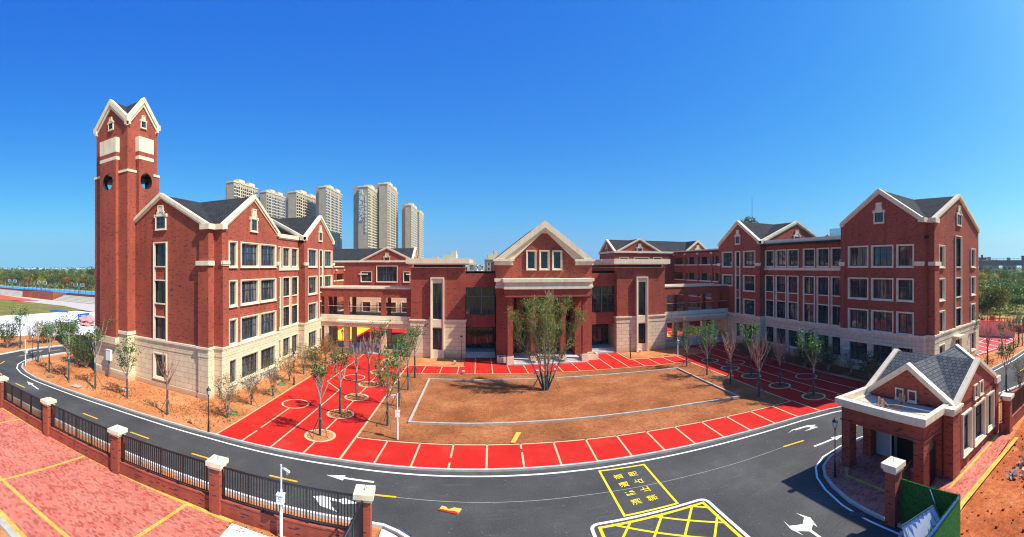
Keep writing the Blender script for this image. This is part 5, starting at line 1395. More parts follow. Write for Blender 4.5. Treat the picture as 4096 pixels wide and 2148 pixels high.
# manholes
for k, (u, v) in enumerate(((1795, 1841), (2071, 1804), (2761, 1731))):
    x, y = G(u, v); o = MB().prism([(x+.37*cos(2*pi*q/24), y+.37*sin(2*pi*q/24)) for q in range(24)], .0175, .021).build('manhole_cover', 'epdm'); tag(o, ['round red manhole cover left of centre on the near red path', 'round red manhole cover in the middle of the near red path', 'round red manhole cover on the right part of the near red path'][k], 'manhole cover')
for k, (u, v, lb) in enumerate(((933, 1652, 'green manhole ring beside the shrub next to the near lamp post'), (1091, 1562, 'green manhole ring under the third shrub by the left block'), (1107, 1514, 'green manhole ring behind the second shrub by the left block'), (1142, 1523, 'middle one of the green manhole rings by the left block'), (1127, 1536, 'nearer one of the pair of green manhole rings by the left block'), (1218, 1480, 'farthest green manhole ring by the left block'), (202, 1507, 'green manhole ring on the soil beside the road on the far left'))):
    x, y = G(u, v); o = MB(); o.ribbon([(x+.36*cos(2*pi*q/24), y+.36*sin(2*pi*q/24)) for q in range(24)], 0, -.09, .0, .05, closed=True); o = o.build('manhole_ring', 'manhole_green'); tag(o, lb, 'manhole ring')
for (u, v, lb) in ((307, 1545, 'square pale manhole slab on the soil left of the tower'), (500, 1560, 'square pale manhole slab under the leafy tree at the tower foot')):
    x, y = G(u, v); tag(MB().box(-.5, .5, -.35, .35, 0, .05).box(-.32, .32, -.2, .2, .05, .065).build('manhole_slab', 'kerb', None, False, (x, y, 0), .2), lb, 'manhole slab')
# drains
for (u, v, a, lb) in ((1612, 2132, -.75, 'black road drain grate at the bottom beside the stacked pavers'), (3430, 2058, -1.15, 'black drain grate in the white line by the gatehouse island')):
    x, y = G(u, v); r = thing('drain_grate', lb, 'drain', (x, y, 0), a); MB().box(-.4, .4, -.2, .2, -.05, .006).build('frame', 'black', r)
    mb = MB(); [mb.box(-.37+q*.075, -.345+q*.075, -.17, .17, .006, .016) for q in range(10)]; mb.build('grate_bars', 'sash_light', r)
# stacked loose pavers near the corner pillar
rnd = random.Random(11)
for k in range(16):
    x = -3.95+rnd.uniform(0, 1.35); y = 18.4-rnd.uniform(0, 2.2)-(x+3.95)*.45; big_ = k in (4, 9)
    s = (.32, .22, .06) if big_ else (.24, .12, .07)
    tag(MB().box(-s[0]/2*1.2, s[0]/2*1.2, -s[1]/2*1.2, s[1]/2*1.2, 0, s[2]).box(-s[0]*.4, s[0]*.4, -s[1]*.4, s[1]*.4, s[2], s[2]+.004).build('loose_paver', 'paver_yellow' if k % 3 == 0 else 'kerb_white', None, False, (x, y, .032+.0*k), rnd.uniform(0, 3)), 'loose paving block among those dropped behind the corner fence pillar', 'paver', 'loose pavers by the corner pillar')
# white buckets
for (u, v, lb) in ((2150, 1494, 'white bucket left of the big multi-stem tree'), (2222, 1489, 'white bucket right of the big multi-stem tree'), (1854, 1497, 'white bucket at the edge of the seeded soil below the left lamp'), (1819.5, 1456, 'small white bucket left of the lamp post by the hall'), (2560, 1409, 'white bucket tipped against the right stone block'), (2935, 1386, 'small white bucket in the shade of the right block')):
    x, y = G(u, v); r = MB(); r.lathe([(.13,0),(.17,.36),(.18,.37),(.155,.36),(.12,.03)], n=12); tag(r.build('bucket', 'white_metal', None, True, (x, y, .02)), lb, 'bucket')
# electric box on the tower
EB = thing('electric_box', 'white electrical box with grey conduit on the stone foot of the tower', 'electric box', (-36.2, 29.62, 0))
MB().box(-.42, .42, -.28, .0, 1.9, 3.05).build('cabinet', 'white_metal', EB); MB().box(-.45, .45, -.31, .0, 3.05, 3.1).build('cabinet_roof', 'white_metal', EB); MB().box(-.1, .1, -.2, -.05, .3, 1.9).box(-.3, -.1, -.2, -.05, .3, .8).build('conduit', 'sash_light', EB)
# rubble on the building soil, right
rb = MB(); rnd = random.Random(5)
for k in range(260):
    t = rnd.gauss(0, 1); x = 25.3+rnd.gauss(0, 1.3); y = 5.6+rnd.gauss(0, .55)
    rb.leaves((x, y, .02+max(0, .4-.2*hypot((x-25.3)/1.2, (y-5.6)/.6))), .05, 1, rnd.uniform(.08, .3), rnd)
o = rb.build('rubbish_heap', 'debris'); tag(o, 'heap of pale rubbish and twigs on the red soil at the right edge', 'rubbish heap', kind='stuff')
rb = MB()
for k in range(420):
    x, y = rnd.uniform(17.5, 45), rnd.uniform(1, 7.6); s = rnd.uniform(.03, .12)
    rb.box(x, x+s*rnd.uniform(.7, 2), y, y+s, -.02, s*.6)
o = rb.build('clods', 'soil_red'); tag(o, 'clods of red earth scattered over the building soil', 'clods', kind='stuff')
for k, (x, y, mt, lb) in enumerate(((26.2, 5.9, 'blue', 'crumpled blue plastic bag on the rubbish heap'), (25.4, 6.2, 'kerb_white', 'crumpled white plastic bag on the rubbish heap'), (23.5, 6.4, 'kerb', 'grey cement bag lying left of the rubbish heap'), (29.4, 6.6, 'kerb_white', 'white scrap of board beside the yellow paving edge'))):
    mb = MB(); mb.leaves((0, 0, .12), .12, 26, .28, rnd); tag(mb.build('plastic_bag', mt, None, False, (x, y, .02)), lb, 'plastic bag')
# gravel strip behind the fence
gv = MB()
for k in range(1500):
    x = rnd.uniform(-40, -4.9); yb_ = 17.5+(x+4.82)*.078; y = yb_+rnd.uniform(.35, 1.3) if rnd.random() < .6 else yb_-rnd.uniform(.2, .75); s = rnd.uniform(.02, .06)
    gv.box(x, x+s*1.5, y, y+s, -.03, s*.5)
o = gv.build('gravel', plain('ochre_gravel', (.40, .24, .12), .95, .35, 9)); tag(o, 'ochre gravel and clods along both sides of the fence wall', 'gravel', kind='stuff')

# ================================================================== TREES
def limb(mb, p, d, L, r0, r1, rnd, bend=.12, n=5, seg=5, up=.12):
    pts = [Vector(p)]; rad = [r0]; d = Vector(d).normalized()
    for k in range(seg):
        d = (d + Vector((rnd.gauss(0, bend), rnd.gauss(0, bend), rnd.gauss(0, bend*.5)+up*.3))).normalized()
        pts.append(pts[-1]+d*L/seg); rad.append(r0+(r1-r0)*(k+1)/seg)
    mb.tube(pts, rad, n); return pts, d
def stakes(root, r=1.0, h=1.35, n=4, a0=.4):
    for k in range(n):
        a = a0+2*pi*k/n; MB().tube([(r*cos(a), r*sin(a), -.03), (.07*cos(a), .07*sin(a), h)], .028, 5).build('stake', 'stake', root)
    MB().lathe([(.10, h-.12), (.12, h-.1), (.12, h-.02), (.10, h)], n=8).build('stake_tie', 'stake', root)
def street_tree(name, label, cat, loc, group, seed, H=6.4, fork=2.5, nb=11, spread=.34, leaf='leaf', nleaf=26, lsize=.17, bark='bark', leaf_from=.45, ring=True, st_r=1.0, clump=.16):
    rnd = random.Random(seed); root = thing(name, label, cat, loc, rnd.uniform(0, 6), group)
    MB().tube([(0,0,-.1), (.01,0,fork*.5), (.0,.02,fork*.92)], [.105,.095,.085], 8).build('trunk_wrap', 'wrap', root)
    t = MB(); t.tube([(0,.02,fork*.88), (.02,0,fork+.25)], [.075,.095], 8)
    lv = MB(); tips = []
    lead, _ = limb(t, (0,0,fork+.1), (0,0,1), (H-fork)*.97, .05, .01, rnd, .07, 5, 7)
    sets = [lead]
    for k in range(nb):
        a = 2*pi*k/nb+rnd.uniform(-.3,.3); sp = spread*rnd.uniform(.55, 1.25); z0 = fork+rnd.uniform(-.05, .5)+(.9 if k % 3 == 0 else 0)
        L = (H-z0)*rnd.uniform(.62, .98); d0 = Vector((cos(a)*sp*2.1, sin(a)*sp*2.1, 1))
        # vase shape: start wide, then turn up
        pts = [Vector((0,0,z0))]; d = d0.normalized(); rad = [.034]
        for q in range(7):
            d = (d + Vector((rnd.gauss(0,.07), rnd.gauss(0,.07), .17))).normalized(); pts.append(pts[-1]+d*L/7); rad.append(.034*(1-q/7)+.006)
        t.tube(pts, rad, 5); sets.append(pts)
        for q in range(2 if nleaf else 3):
            i = rnd.randint(2, 5); dd = (pts[i+1]-pts[i]).normalized()+Vector((rnd.gauss(0,.35), rnd.gauss(0,.35), .1))
            p2, _ = limb(t, pts[i], dd, L*rnd.uniform(.22,.42), .014, .005, rnd, .1, 4, 3); sets.append(p2)
    t.build('branches', bark, root)
    if nleaf:
        for pts in sets:
            n = len(pts)
            for q in range(int(n*leaf_from), n):
                if rnd.random() < .56: lv.leaves(pts[q]+Vector((rnd.gauss(0,.08), rnd.gauss(0,.08), rnd.gauss(0,.1))), clump*rnd.uniform(.7,1.3), int(nleaf*rnd.uniform(.5,1.4)), lsize, rnd)
        lv.build('foliage', leaf, root)
    if ring: stakes(root, st_r)
    return root
def shrub(name, label, cat, loc, group, seed, H=3.0, W=1.3, leaf='leaf3', n=1500, stems=9, bark='bark', lsize=.11, st=True, z0=.9, holes=.5, wrap=True):
    rnd = random.Random(seed); root = thing(name, label, cat, loc, rnd.uniform(0,6), group)
    from mathutils import noise as mn
    t, lv = MB(), MB(); tips = []
    for k in range(stems):
        a = 2*pi*k/stems+rnd.uniform(-.3,.3); s = rnd.uniform(.2, 1.0)*W/H*1.1
        pts, d = limb(t, (.06*cos(a), .06*sin(a), .35 if wrap else 0), (cos(a)*s, sin(a)*s, 1), H*rnd.uniform(.6,.88), .03, .008, rnd, .1, 5, 6); 
        for q in range(3):
            i = rnd.randint(2, 5); p2, _ = limb(t, pts[i], (pts[i]-pts[i-1]).normalized()+Vector((rnd.gauss(0,.6), rnd.gauss(0,.6), .1)), H*.28, .012, .004, rnd, .15, 4, 3); tips += [p2[-1], p2[1]]
        tips += pts[3:]
    t.build('stems', bark, root)
    if wrap: MB().tube([(0,0,-.1), (0,0,.55)], [.09,.075], 7).build('trunk_wrap', 'wrap', root)
    c = Vector((0,0,z0+(H-z0)*.52)); m = 0
    while m < n:
        v = Vector((rnd.gauss(0,1), rnd.gauss(0,1), rnd.gauss(0,1))).normalized()*rnd.uniform(.35,1)**.5
        p = c+Vector((v.x*W, v.y*W, v.z*(H-z0)*.55)); m += 1
        if mn.noise(p*1.7+Vector((seed,0,0))) < -.15+holes*.3: continue
        lv.leaves(p, .06, 3, lsize, rnd)
    for p in tips: lv.leaves(p, .10, int(n/110), lsize, rnd)
    lv.build('foliage', leaf, root)
    if st: stakes(root, .95, .95, 3)
    return root

TG = 'young staked street trees with wrapped trunks'
A_ = street_tree('street_tree', 'leafy staked tree in the pit nearest the viewer on the left red paving', 'tree', (-11.19, 28.36, 0), TG, 1, 6.5, 2.55, 8, .30, nleaf=17, leaf_from=.58, st_r=.8, lsize=.16, clump=.15)
B_ = street_tree('street_tree', 'tall leafy staked tree behind the gatehouse in front of the red block corner', 'tree', (*G(3880, 1420), 0), TG, 2, 6.7, 2.3, 9, .36, nleaf=20, leaf_from=.42, leaf='leaf', clump=.19)
C_ = street_tree('street_tree', 'leafless pinkish tree in the second farthest pit of the left red paving', 'tree', (-11.1, 42.35, 0), TG, 3, 5.9, 2.4, 15, .42, nleaf=0, bark='bark_red', st_r=.8)
D_ = street_tree('street_tree', 'thin pale leafless tree in the middle pit of the left red paving', 'tree', (-11.17, 37.82, 0), TG, 4, 5.6, 2.6, 9, .28, nleaf=0, bark='bark', st_r=.8)
E_ = street_tree('street_tree', 'bright green leafy tree in the nearest pit of the shaded right red paving', 'tree', (29.05, 27.05, 0), TG, 5, 6.6, 2.5, 10, .40, nleaf=20, leaf='leaf4', leaf_from=.30, st_r=.8, clump=.2)
def T(src, xy, lb, s=1.0, rz=None):
    random.seed(hash(lb) % 1000 if False else len(lb)*7+int(abs(xy[0])*3)); return dup(src, (xy[0], xy[1], 0), random.uniform(0, 6.28) if rz is None else rz, lb, TG, s)
T(A_, (-11.2, 33.1), 'leafy staked tree in the second pit from the viewer on the left red paving', .98)
T(A_, (-11.22, 47.5), 'leafy staked tree in the farthest pit of the left red paving', .98)
T(B_, G(1550, 1703), 'leafy staked tree on the soil just right of the left red paving, nearest one', .9)
T(A_, G(1595, 1627), 'sparse leafy tree behind the white camera pole on the seeded field corner', 1.0)
T(A_, G(1631, 1561), 'leafy staked tree third along the soil right of the left red paving', .98)
T(A_, G(1659, 1512), 'leafy staked tree at the far left corner of the seeded field, before the stone block', 1.05)
T(B_, G(2747, 1466), 'leafy staked tree right of the far camera pole by the seeded field', .82)
T(B_, G(2828, 1500), 'leafy staked tree at the top right corner of the concrete-edged field', .92)
T(C_, G(2922, 1537), 'bare branched tree by the right side of the concrete-edged field', 1.06)
T(C_, G(3035, 1588), 'bare branched tree nearest the right corner of the concrete-edged field', 1.12)
T(A_, (29.6, 46.2), 'leafy tree in the farthest pit of the shaded right red paving', .85)
T(B_, (29.2, 36.9), 'leafy tree in the middle pit of the shaded right red paving', .95)
T(C_, (29.15, 32.0), 'bare tree in the second nearest pit of the shaded right red paving', .98)
T(B_, G(81, 1392), 'leafy staked tree across the road on the far left', 1.0)
T(D_, G(152, 1448), 'thin half-bare tree beside the camera pole on the far left', 1.15)
T(A_, G(197, 1489), 'leafy staked tree second from the road bend on the left soil', 1.02)
T(B_, G(275, 1519), 'dense leafy staked tree third from the road bend on the left soil', 1.08)
T(A_, G(380, 1553), 'leafy staked tree directly left of the tower foot', 1.12)
T(B_, G(508, 1591), 'leafy staked tree in front of the tower corner', .86)
T(C_, G(669, 1656), 'bare staked tree in front of the left block end wall', .95)
T(C_, G(3950, 1461), 'bare staked tree on the soil by the faded red court, leftmost', .95)
T(A_, G(4007, 1426), 'leafy staked tree by the faded red court, second from the left', .85)
T(B_, G(4053, 1398), 'leafy staked tree by the faded red court near the right edge', .8)
T(A_, G(4089, 1381), 'leafy staked tree at the very right edge beyond the road', .85)
T(A_, G(4025, 1595), 'sparse tree growing behind the black fence at the right edge', .98)
T(D_, G(4075, 1372), 'bare tree behind the leafy ones at the right edge', 1.1)
# shrubs along the left block
SG = 'staked multi-stem shrubs'
S1 = shrub('shrub', 'airy olive green shrub nearest the near lamp post by the left block', 'shrub', (*G(729.5*1+0, 1690) , 0) if False else (*G(910, 1668), 0), SG, 21, 3.6, 1.15, 'leaf3', 560, 11, lsize=.10)
S2 = shrub('shrub', 'rounded shrub across the road at the left edge of the picture', 'shrub', (*G(30, 1390), 0), SG, 22, 4.0, 2.0, 'leaf3', 1500, 14, lsize=.14, st=False, wrap=False, holes=.3)
S3 = shrub('shrub', 'rusty brown shrub at the corner of the left block and the covered bridge', 'shrub', (*G(1302, 1441), 0), SG, 23, 3.4, 1.3, 'leaf_r', 600, 10, 'bark_red')
def S(src, xy, lb, s=1.0):
    random.seed(int(abs(xy[0])*10)); return dup(src, (xy[0], xy[1], 0), random.uniform(0, 6.28), lb, SG, s)
S(S1, G(1005, 1616), 'second olive shrub from the viewer along the left block', .92)
S(S1, G(1092, 1581), 'third olive shrub from the viewer along the left block', 1.0)
S(S1, G(1158, 1521), 'fourth shrub along the left block, beside the lamp post', 1.0)
S(S1, G(1215, 1494), 'fifth shrub along the left block, under the recessed windows', .98)
S(S2, G(1252, 1470), 'dense yellow-green shrub under the far gable of the left block', .68)
S(S3, G(1330, 1455), 'rusty shrub standing in front of the left end of the covered bridge', .85)
S(S2, G(308, 1450), 'dense round shrub left of the tower shadow', .98)
S(S2, G(345, 1470), 'dense shrub touching the left side of the tower', .8)
for k, (u, v, s) in enumerate(((120, 1370, .8), (170, 1372, .9), (205, 1368, .95), (240, 1362, .85), (-30, 1380, 1.0), (285, 1355, .8))):
    S(S2 if k % 2 else S1, G(u, v), ['round shrub across the road behind the camera pole', 'spindly shrub across the road beyond the lamp post', 'round shrub across the road, third from the left edge', 'spindly shrub across the road left of the dense tree', 'round shrub cut by the left edge of the picture', 'shrub across the road nearest to the tower'][k], s)
DSG = 'dark shrubs in the shade of the right block'
for k, (u, v, s) in enumerate(((2990, 1440, .8), (3060, 1455, .85), (3140, 1462, .85), (3220, 1470, .9), (3315, 1482, .9), (3405, 1500, .95), (3480, 1520, .9), (3560, 1545, .9))):
    o = dup(S1 if k % 3 == 2 else S2, (*G(u, v), 0), k*1.3, ['farthest', 'second farthest', 'third farthest', 'fourth farthest', 'fourth nearest', 'third nearest', 'second nearest', 'nearest'][k]+' dark shrub in the shade along the right block', DSG, s*.85)
# fresh green bush peeping over the gatehouse roof
S(shrub('shrub', 'bright green bush just above the gatehouse roof by the right block corner', 'shrub', (*G(3650, 1420, 0), 0), SG, 25, 4.2, 1.6, 'leaf4', 900, 8, st=False, wrap=False), (44, 17.8), 'bright green low bush by the south end of the right block', .7)
S(S1, G(4080, 1560), 'leafless looking bush behind the black fence at the right edge', .9)
# the big multi-stem tree in the middle
def big_tree():
    rnd = random.Random(77); x, y = G(2182, 1560); root = thing('multi_stem_tree', 'big multi-stem tree with wrapped trunks in front of the portico', 'tree', (x, y, 0))
    t, wr, lv = MB(), MB(), MB(); tips = []
    for k, (an, R_, L) in enumerate(((3.1, 3.0, 6.9), (2.4, 1.9, 8.0), (.6, .45, 9.0), (.1, 1.8, 8.4), (6.1, 3.0, 7.0), (1.5, 2.0, 7.9), (4.6, 2.1, 7.8), (5.3, .9, 8.9), (3.7, 1.5, 8.3))):
        p = Vector((.16*cos(an), .16*sin(an), 0)); ph = rnd.uniform(0, 6)
        pts = []; rad = []
        for q in range(10):
            t_ = q/9; rr = .16+R_*t_**.95; w_ = .10*sin(ph+q*1.3)*t_
            pts.append(Vector((rr*cos(an)+w_*sin(an), rr*sin(an)-w_*cos(an), L*t_))); rad.append(.075*(1-q/9.5)+.012)
        wr.tube([(p.x, p.y, -.1), tuple(pts[1]), tuple(pts[2])], [.10,.085,.075], 8)
        t.tube(pts[2:], rad[2:], 6)
        for i in range(3, 10):
            for rep in range(3):
                a = rnd.uniform(0, 2*pi); out = Vector((pts[i].x, pts[i].y, 0)); out = out.normalized() if out.length > .1 else Vector((1,0,0))
                dd = (pts[i]-pts[i-1]).normalized()*.9+Vector((cos(a), sin(a), .35))*.55+out*.25
                p2, d2 = limb(t, pts[i], dd, rnd.uniform(.8, 1.5)*(1.1-.03*i), .03, .008, rnd, .14, 5, 4)
                for r2 in range(3):
                    p3, _ = limb(t, p2[rnd.randint(1,3)], d2+Vector((rnd.gauss(0,.5), rnd.gauss(0,.5), rnd.gauss(.1,.3))), rnd.uniform(.5,.95), .012, .004, rnd, .12, 4, 3)
                    if p3[-1].z > 2.8+rnd.uniform(0,1.2): tips += [p3[-1], p3[-2], p3[1]]
                if p2[-1].z > 4.5: tips += [p2[-1], p2[-2]]
    for p in tips:
        r = hypot(p.x, p.y)
        if p.z > 9.5 or p.z < 2.6: continue
        
        if rnd.random() < (.55 if p.z < 4.6 else .30): continue
        lv.leaves(p, .17, rnd.randint(6, 13) + (7 if p.z > 5.5 else 0), .115, rnd)
    wr.build('trunk_wrap', 'wrap', root); t.build('branches', 'bark', root); lv.build('foliage', 'leaf2', root)
    for k in range(6):
        a = 2*pi*k/6+.3; MB().tube([(1.7*cos(a), 1.5*sin(a), -.03), (.45*cos(a), .4*sin(a), 1.75)], .03, 5).build('stake', 'stake', root)
    MB().tube([(-1.1,.2,1.1), (.0,-.35,1.35), (1.2,.1,1.15)], .03, 5).tube([(-.7,-.4,1.3), (.6,.5,1.4)], .03, 5).build('cross_brace', 'stake', root)
big_tree()
# little weeds
wd = MB(); rnd = random.Random(9)
for k in range(420):
    x, y = (rnd.uniform(-8, 27), rnd.uniform(29.5, 46.5)) if k < 300 else (rnd.uniform(-24, -18.5), rnd.uniform(25.2, 31))
    if k >= 300 or True: wd.leaves((x, y, .05), .10, rnd.randint(2, 7), .08, rnd)
tag(wd.build('weeds', 'leaf2'), 'small green weeds sprouting over the seeded soil', 'weeds', kind='stuff')
cl = MB()
for k in range(5200):
    if k < 3000: x, y = rnd.uniform(-8.3, 26.5), rnd.uniform(29.1, 47)
    elif k < 4300: x, y = rnd.uniform(-46, -18.6), rnd.uniform(24, 30.5)
    else: x, y = rnd.uniform(30, 70), rnd.uniform(16, 22)
    if y < 29.2+dy(x) and 0 < x < 30: continue
    if x < -18.6 and y < 25.2+(.06*(-18-x) if x > -30 else -.4): continue
    s = rnd.uniform(.02, .07); cl.box(x, x+s*1.4, y, y+s, -.02, .01+s*.5)
tag(cl.build('clods', 'soil'), 'crumbs of orange earth all over the unplanted beds', 'clods', kind='stuff')

# ================================================================== FAR SURROUNDINGS
def apartment_tower(label, uL, uS, uC, uR, vt, y0, nfl, strips=2, sign=None):
    "high-rise: plain end wall towards the viewer, windowed long side towards the sun"
    xs = y0*tq(uS); xc = y0*tq(uC); y2 = xc/tq(uR); h = HC+(V0-vt)/FPX*hypot(xc, y0)
    r = thing('apartment_tower', label, 'apartment tower', (xc, y0, 0), 0, 'beige apartment towers on the skyline')
    D = y2-y0; Wd = xc-xs
    b = MB(); b.box(-Wd, 0, 0, D, 0, h); b.build('body', 'tower_wall', r)
    xl = (y0+D*.12)*tq(uL)-xc
    if xl < -Wd-1: MB().box(xl, -Wd-.1, D*.12, D*.9, 0, h+3.2).box(-Wd-.1, -Wd*.6, D*.15, D*.5, h, h+3.2).build('stair_core', 'tower_wall', r)
    t = MB(); t.box(-Wd-.6, .6, -.6, D+.6, h-.2, h+1.0); t.box(-Wd*.7, .8, D*.18, D*.42, h+1, h+4.5); t.box(-Wd*.7, .8, D*.6, D*.84, h+1, h+4.5)
    fh = h/nfl; F = Fac((0, 0), (0, D)); dk = MB(); L = F.L
    nb = strips*6; bw = L/nb
    for k in range(nb):
        a = k*bw
        if k % 3 == 1:
            dk.fbox(F, a+bw*.05, a+bw*.95, 2, h-5, .02, .30)
            for q in range(1, nfl-1): t.fbox(F, a+bw*.08, a+bw*.92, q*fh-.1, q*fh+.85, .28, .75)
        else:
            dk.fbox(F, a+bw*.12, a+bw*.86, 2, h-4, .02, .10)
            for q in range(1, nfl-1): t.fbox(F, a+bw*.10, a+bw*.88, q*fh-.2, q*fh+.75, .05, .22)
        t.fbox(F, a-.2, a+.2, 0, h, .0, .30)
    # vertical fins make the façade read as stacked bays
    for k in (3, 9): 
        if k < nb: t.fbox(F, k*bw-.6, k*bw+.6, 0, h+2, .0, .6)
    split_build(dk, 'window', 'tower_glass', r); t.build('balcony', 'tower_trim', r)
    # a window column on the plain wall
    Fs = Fac((-Wd, 0), (0, 0)); d2 = MB()
    if sign:
        txt, num = sign
        for k, ch in enumerate(txt): text_mesh(ch, Wd*.56, 'letter', 'sign_letter', (-Wd*.68, -.35, h-4-k*5.75-2), (radians(90), 0, 0), .3, r, .12)
        for k, ch in enumerate(num): text_mesh(ch, (2.6 if k < 4 else 4.0), 'letter', 'sign_letter', (-Wd*.22, -.35, h-10.0-(k*2.15 if k < 4 else 8.6+(k-4)*4.05)-1), (radians(90), 0, 0), .3, r, .12)
    return r
AL = ['leftmost beige apartment tower behind the gables', 'second beige apartment tower from the left', 'third beige apartment tower from the left with a recessed dark core', 'fourth beige apartment tower, rising behind the far gable', 'beige apartment tower carrying large pale sign letters and a phone number', 'tallest beige apartment tower right behind the one with sign letters', 'slim beige apartment tower standing apart on the right of the cluster', 'lowest beige tower at the right end, half behind the slim one']
apartment_tower(AL[0], 903, 906, 935, 1031, 727, 380, 28)
apartment_tower(AL[1], 1035, 1040, 1066, 1140, 767, 440, 28)
apartment_tower(AL[2], 1142, 1153, 1185, 1273, 768, 430, 28)
apartment_tower(AL[3], 1263, 1275, 1303, 1368, 748, 450, 32)
apartment_tower(AL[4], 1414, 1433, 1471, 1524, 747, 430, 32, sign=('孔雀城航天府', '027-89805888'))
apartment_tower(AL[5], 1499, 1516, 1549, 1591, 735, 470, 34)
apartment_tower(AL[6], 1607, 1621, 1644, 1669, 821, 520, 28)
apartment_tower(AL[7], 1655, 1662, 1676, 1695, 849, 600, 28)
def midrise(label, u0, u1, v, y0, depth, group='mid-rise blocks far behind the entrance hall'):
    x0, x1 = y0*tq(u0), y0*tq(u1); h = HC+(V0-v)/FPX*hypot((x0+x1)/2, y0)
    r = thing('apartment_block', label, 'apartment block', ((x0+x1)/2, y0, 0), 0, group); w = (x1-x0)/2
    MB().box(-w, w, 0, depth, 0, h-3.5).build('body', 'tower_wall', r)
    t = MB(); t.box(-w-.4, w+.4, -.5, depth+.4, h-3.5, h-2.9); t.box(-w*.9, w*.2, 0, depth*.3, h-2.9, h-.5); t.box(w*.2, w*.75, .3, depth*.2, h-2.9, h+2.2); t.box(-w*.2, w*.6, depth*.4, depth*.7, h-2.9, h+.8)
    for q in range(12): t.box(-w+q*w/6+.1, -w+q*w/6+.25, -.45, -.3, h-2.9, h-1.8)
    t.build('roof_parapet', 'tower_trim', r)
    d = MB()
    for fl in range(int((h-5)/3)):
        for q in range(4): d.box(-w*.8+q*w*.45, -w*.8+q*w*.45+w*.24, -.06, -.01, 1.2+fl*3, 2.8+fl*3)
    split_build(d, 'window', 'tower_glass', r)
midrise('mid-rise beige block seen over the left stone cornice of the hall', 1769, 1832, 1016, 255, 60)
midrise('mid-rise beige block peeking out just left of the portico gable', 1948, 1996, 1015, 250, 60)
midrise('small beige block between the two mid-rise ones over the hall roof', 1878, 1905, 1042, 330, 40)
midrise('low row of beige roofs right of the last apartment tower', 1676, 1762, 1036, 420, 40)
midrise('beige block between the apartment towers and the low roofs', 1560, 1600, 1000, 600, 40)
# conifer with a lightning rod behind the right block
rnd = random.Random(31); x, y = 115*sin((2997-U0)/FPX), 115*cos((2997-U0)/FPX)
CF = thing('conifer', 'dark conifer with a thin mast above the ridge of the right block', 'tree', (x, y, 0))
MB().tube([(0,0,0),(0,0,24)], [.3,.05], 6).build('trunk', 'bark', CF); lv = MB()
for q in range(1500):
    z = rnd.uniform(8, 26.2); rr = min(3.3, (27.6-z)*.95)*rnd.uniform(.2, 1)**.6; a = rnd.uniform(0, 6.28)
    if (z*.7) % 1 < .2: continue
    lv.leaves((rr*cos(a), rr*sin(a), z-rr*.15), .25, 3, .5, rnd)
lv.build('foliage', 'leaf_g', CF)
tag(MB().tube([(0,0,14),(0,0,31.5)], [.12,.04], 6).build('lightning_mast', 'sash', None, False, (x-.6, y-2, 0)), 'thin dark mast rising out of the conifer behind the right block', 'mast')

# individual trees beyond the grounds
def far_tree(name, label, loc, seed, H, W, leaf, group, tall=.5, n=420, ls=.55, bark='bark'):
    rnd = random.Random(seed); root = thing(name, label, 'tree', loc, rnd.uniform(0,6), group); t, lv = MB(), MB()
    t.tube([(0,0,-.2),(0,0,H*.4),(.1,0,H*.8)], [.03*H*.6,.02*H*.5,.03], 6)
    cl = []
    for k in range(9):
        a = rnd.uniform(0,6.28); z = H*rnd.uniform(.3,.7); p, d = limb(t, (0,0,z*.8), (cos(a)*.8, sin(a)*.8, 1), H*.33, .05*H*.2, .02, rnd, .12, 4, 4); cl.append((p[-1], rnd.uniform(.22,.42)*W))
    for k in range(8): a = rnd.uniform(0,6.28); rr = W*rnd.uniform(0,.62); cl.append((Vector((rr*cos(a), rr*sin(a), H*rnd.uniform(1-tall, .93))), rnd.uniform(.2,.42)*W))
    t.build('trunk', bark, root)
    for c, s in cl:
        for q in range(int(n/len(cl))): lv.leaves(c, s*.55, 3, ls*rnd.uniform(.6,1.1), rnd)
    lv.build('foliage', leaf, root); return root
FG = 'trees beyond the sports ground'
FT = [far_tree('woodland_tree', 'dark green tree of the wood beyond the blue court', (-165, 150, 0), 41, 9, 4.2, 'leaf_g', FG),
      far_tree('woodland_tree', 'yellow autumn tree of the wood beyond the blue court', (-175, 156, 0), 42, 7, 3.8, 'leaf_y', FG),
      far_tree('woodland_tree', 'rusty red tree of the wood beyond the blue court', (-185, 150, 0), 43, 8, 4.0, 'leaf_r', FG),
      far_tree('woodland_tree', 'olive tree of the wood beyond the blue court', (-158, 160, 0), 44, 8.5, 4.0, 'leaf2', FG),
      far_tree('woodland_tree', 'tall dark tree standing above the wood on the left horizon', (-260, 225, 0), 45, 16, 7, 'leaf_g', FG, .6, 500, .9)]
rnd = random.Random(51)
for k in range(200):
    u = rnd.uniform(-40, 420); R = rnd.choice((195, 210, 230, 250, 290, 340, 400))*rnd.uniform(.95, 1.08) + max(0, (380-u))*.18*1.0
    t = (u-U0)/FPX; x, y = R*sin(t), R*cos(t)
    if y < 116+(x+200)*.12: continue
    
    i = rnd.choices((0, 1, 2, 3), (.42, .18, .15, .25))[0] if R < 330 else rnd.choices((0, 3, 2), (.6, .25, .15))[0]
    dup(FT[i], (x, y, -.3), rnd.uniform(0, 6.28), None, None, rnd.uniform(.6, 1.15))
for u, R, s in ((33, 330, 1.0), (110, 350, .8), (150, 420, .8), (297/3.6*1, 400, .8), (205, 300, 1.0), (230, 310, 1.05), (370, 300, 1.25), (120, 500, .7), (245, 420, .7)):
    t = (u-U0)/FPX; dup(FT[4], (R*sin(t), R*cos(t), -.3), u, None, None, s*.62)
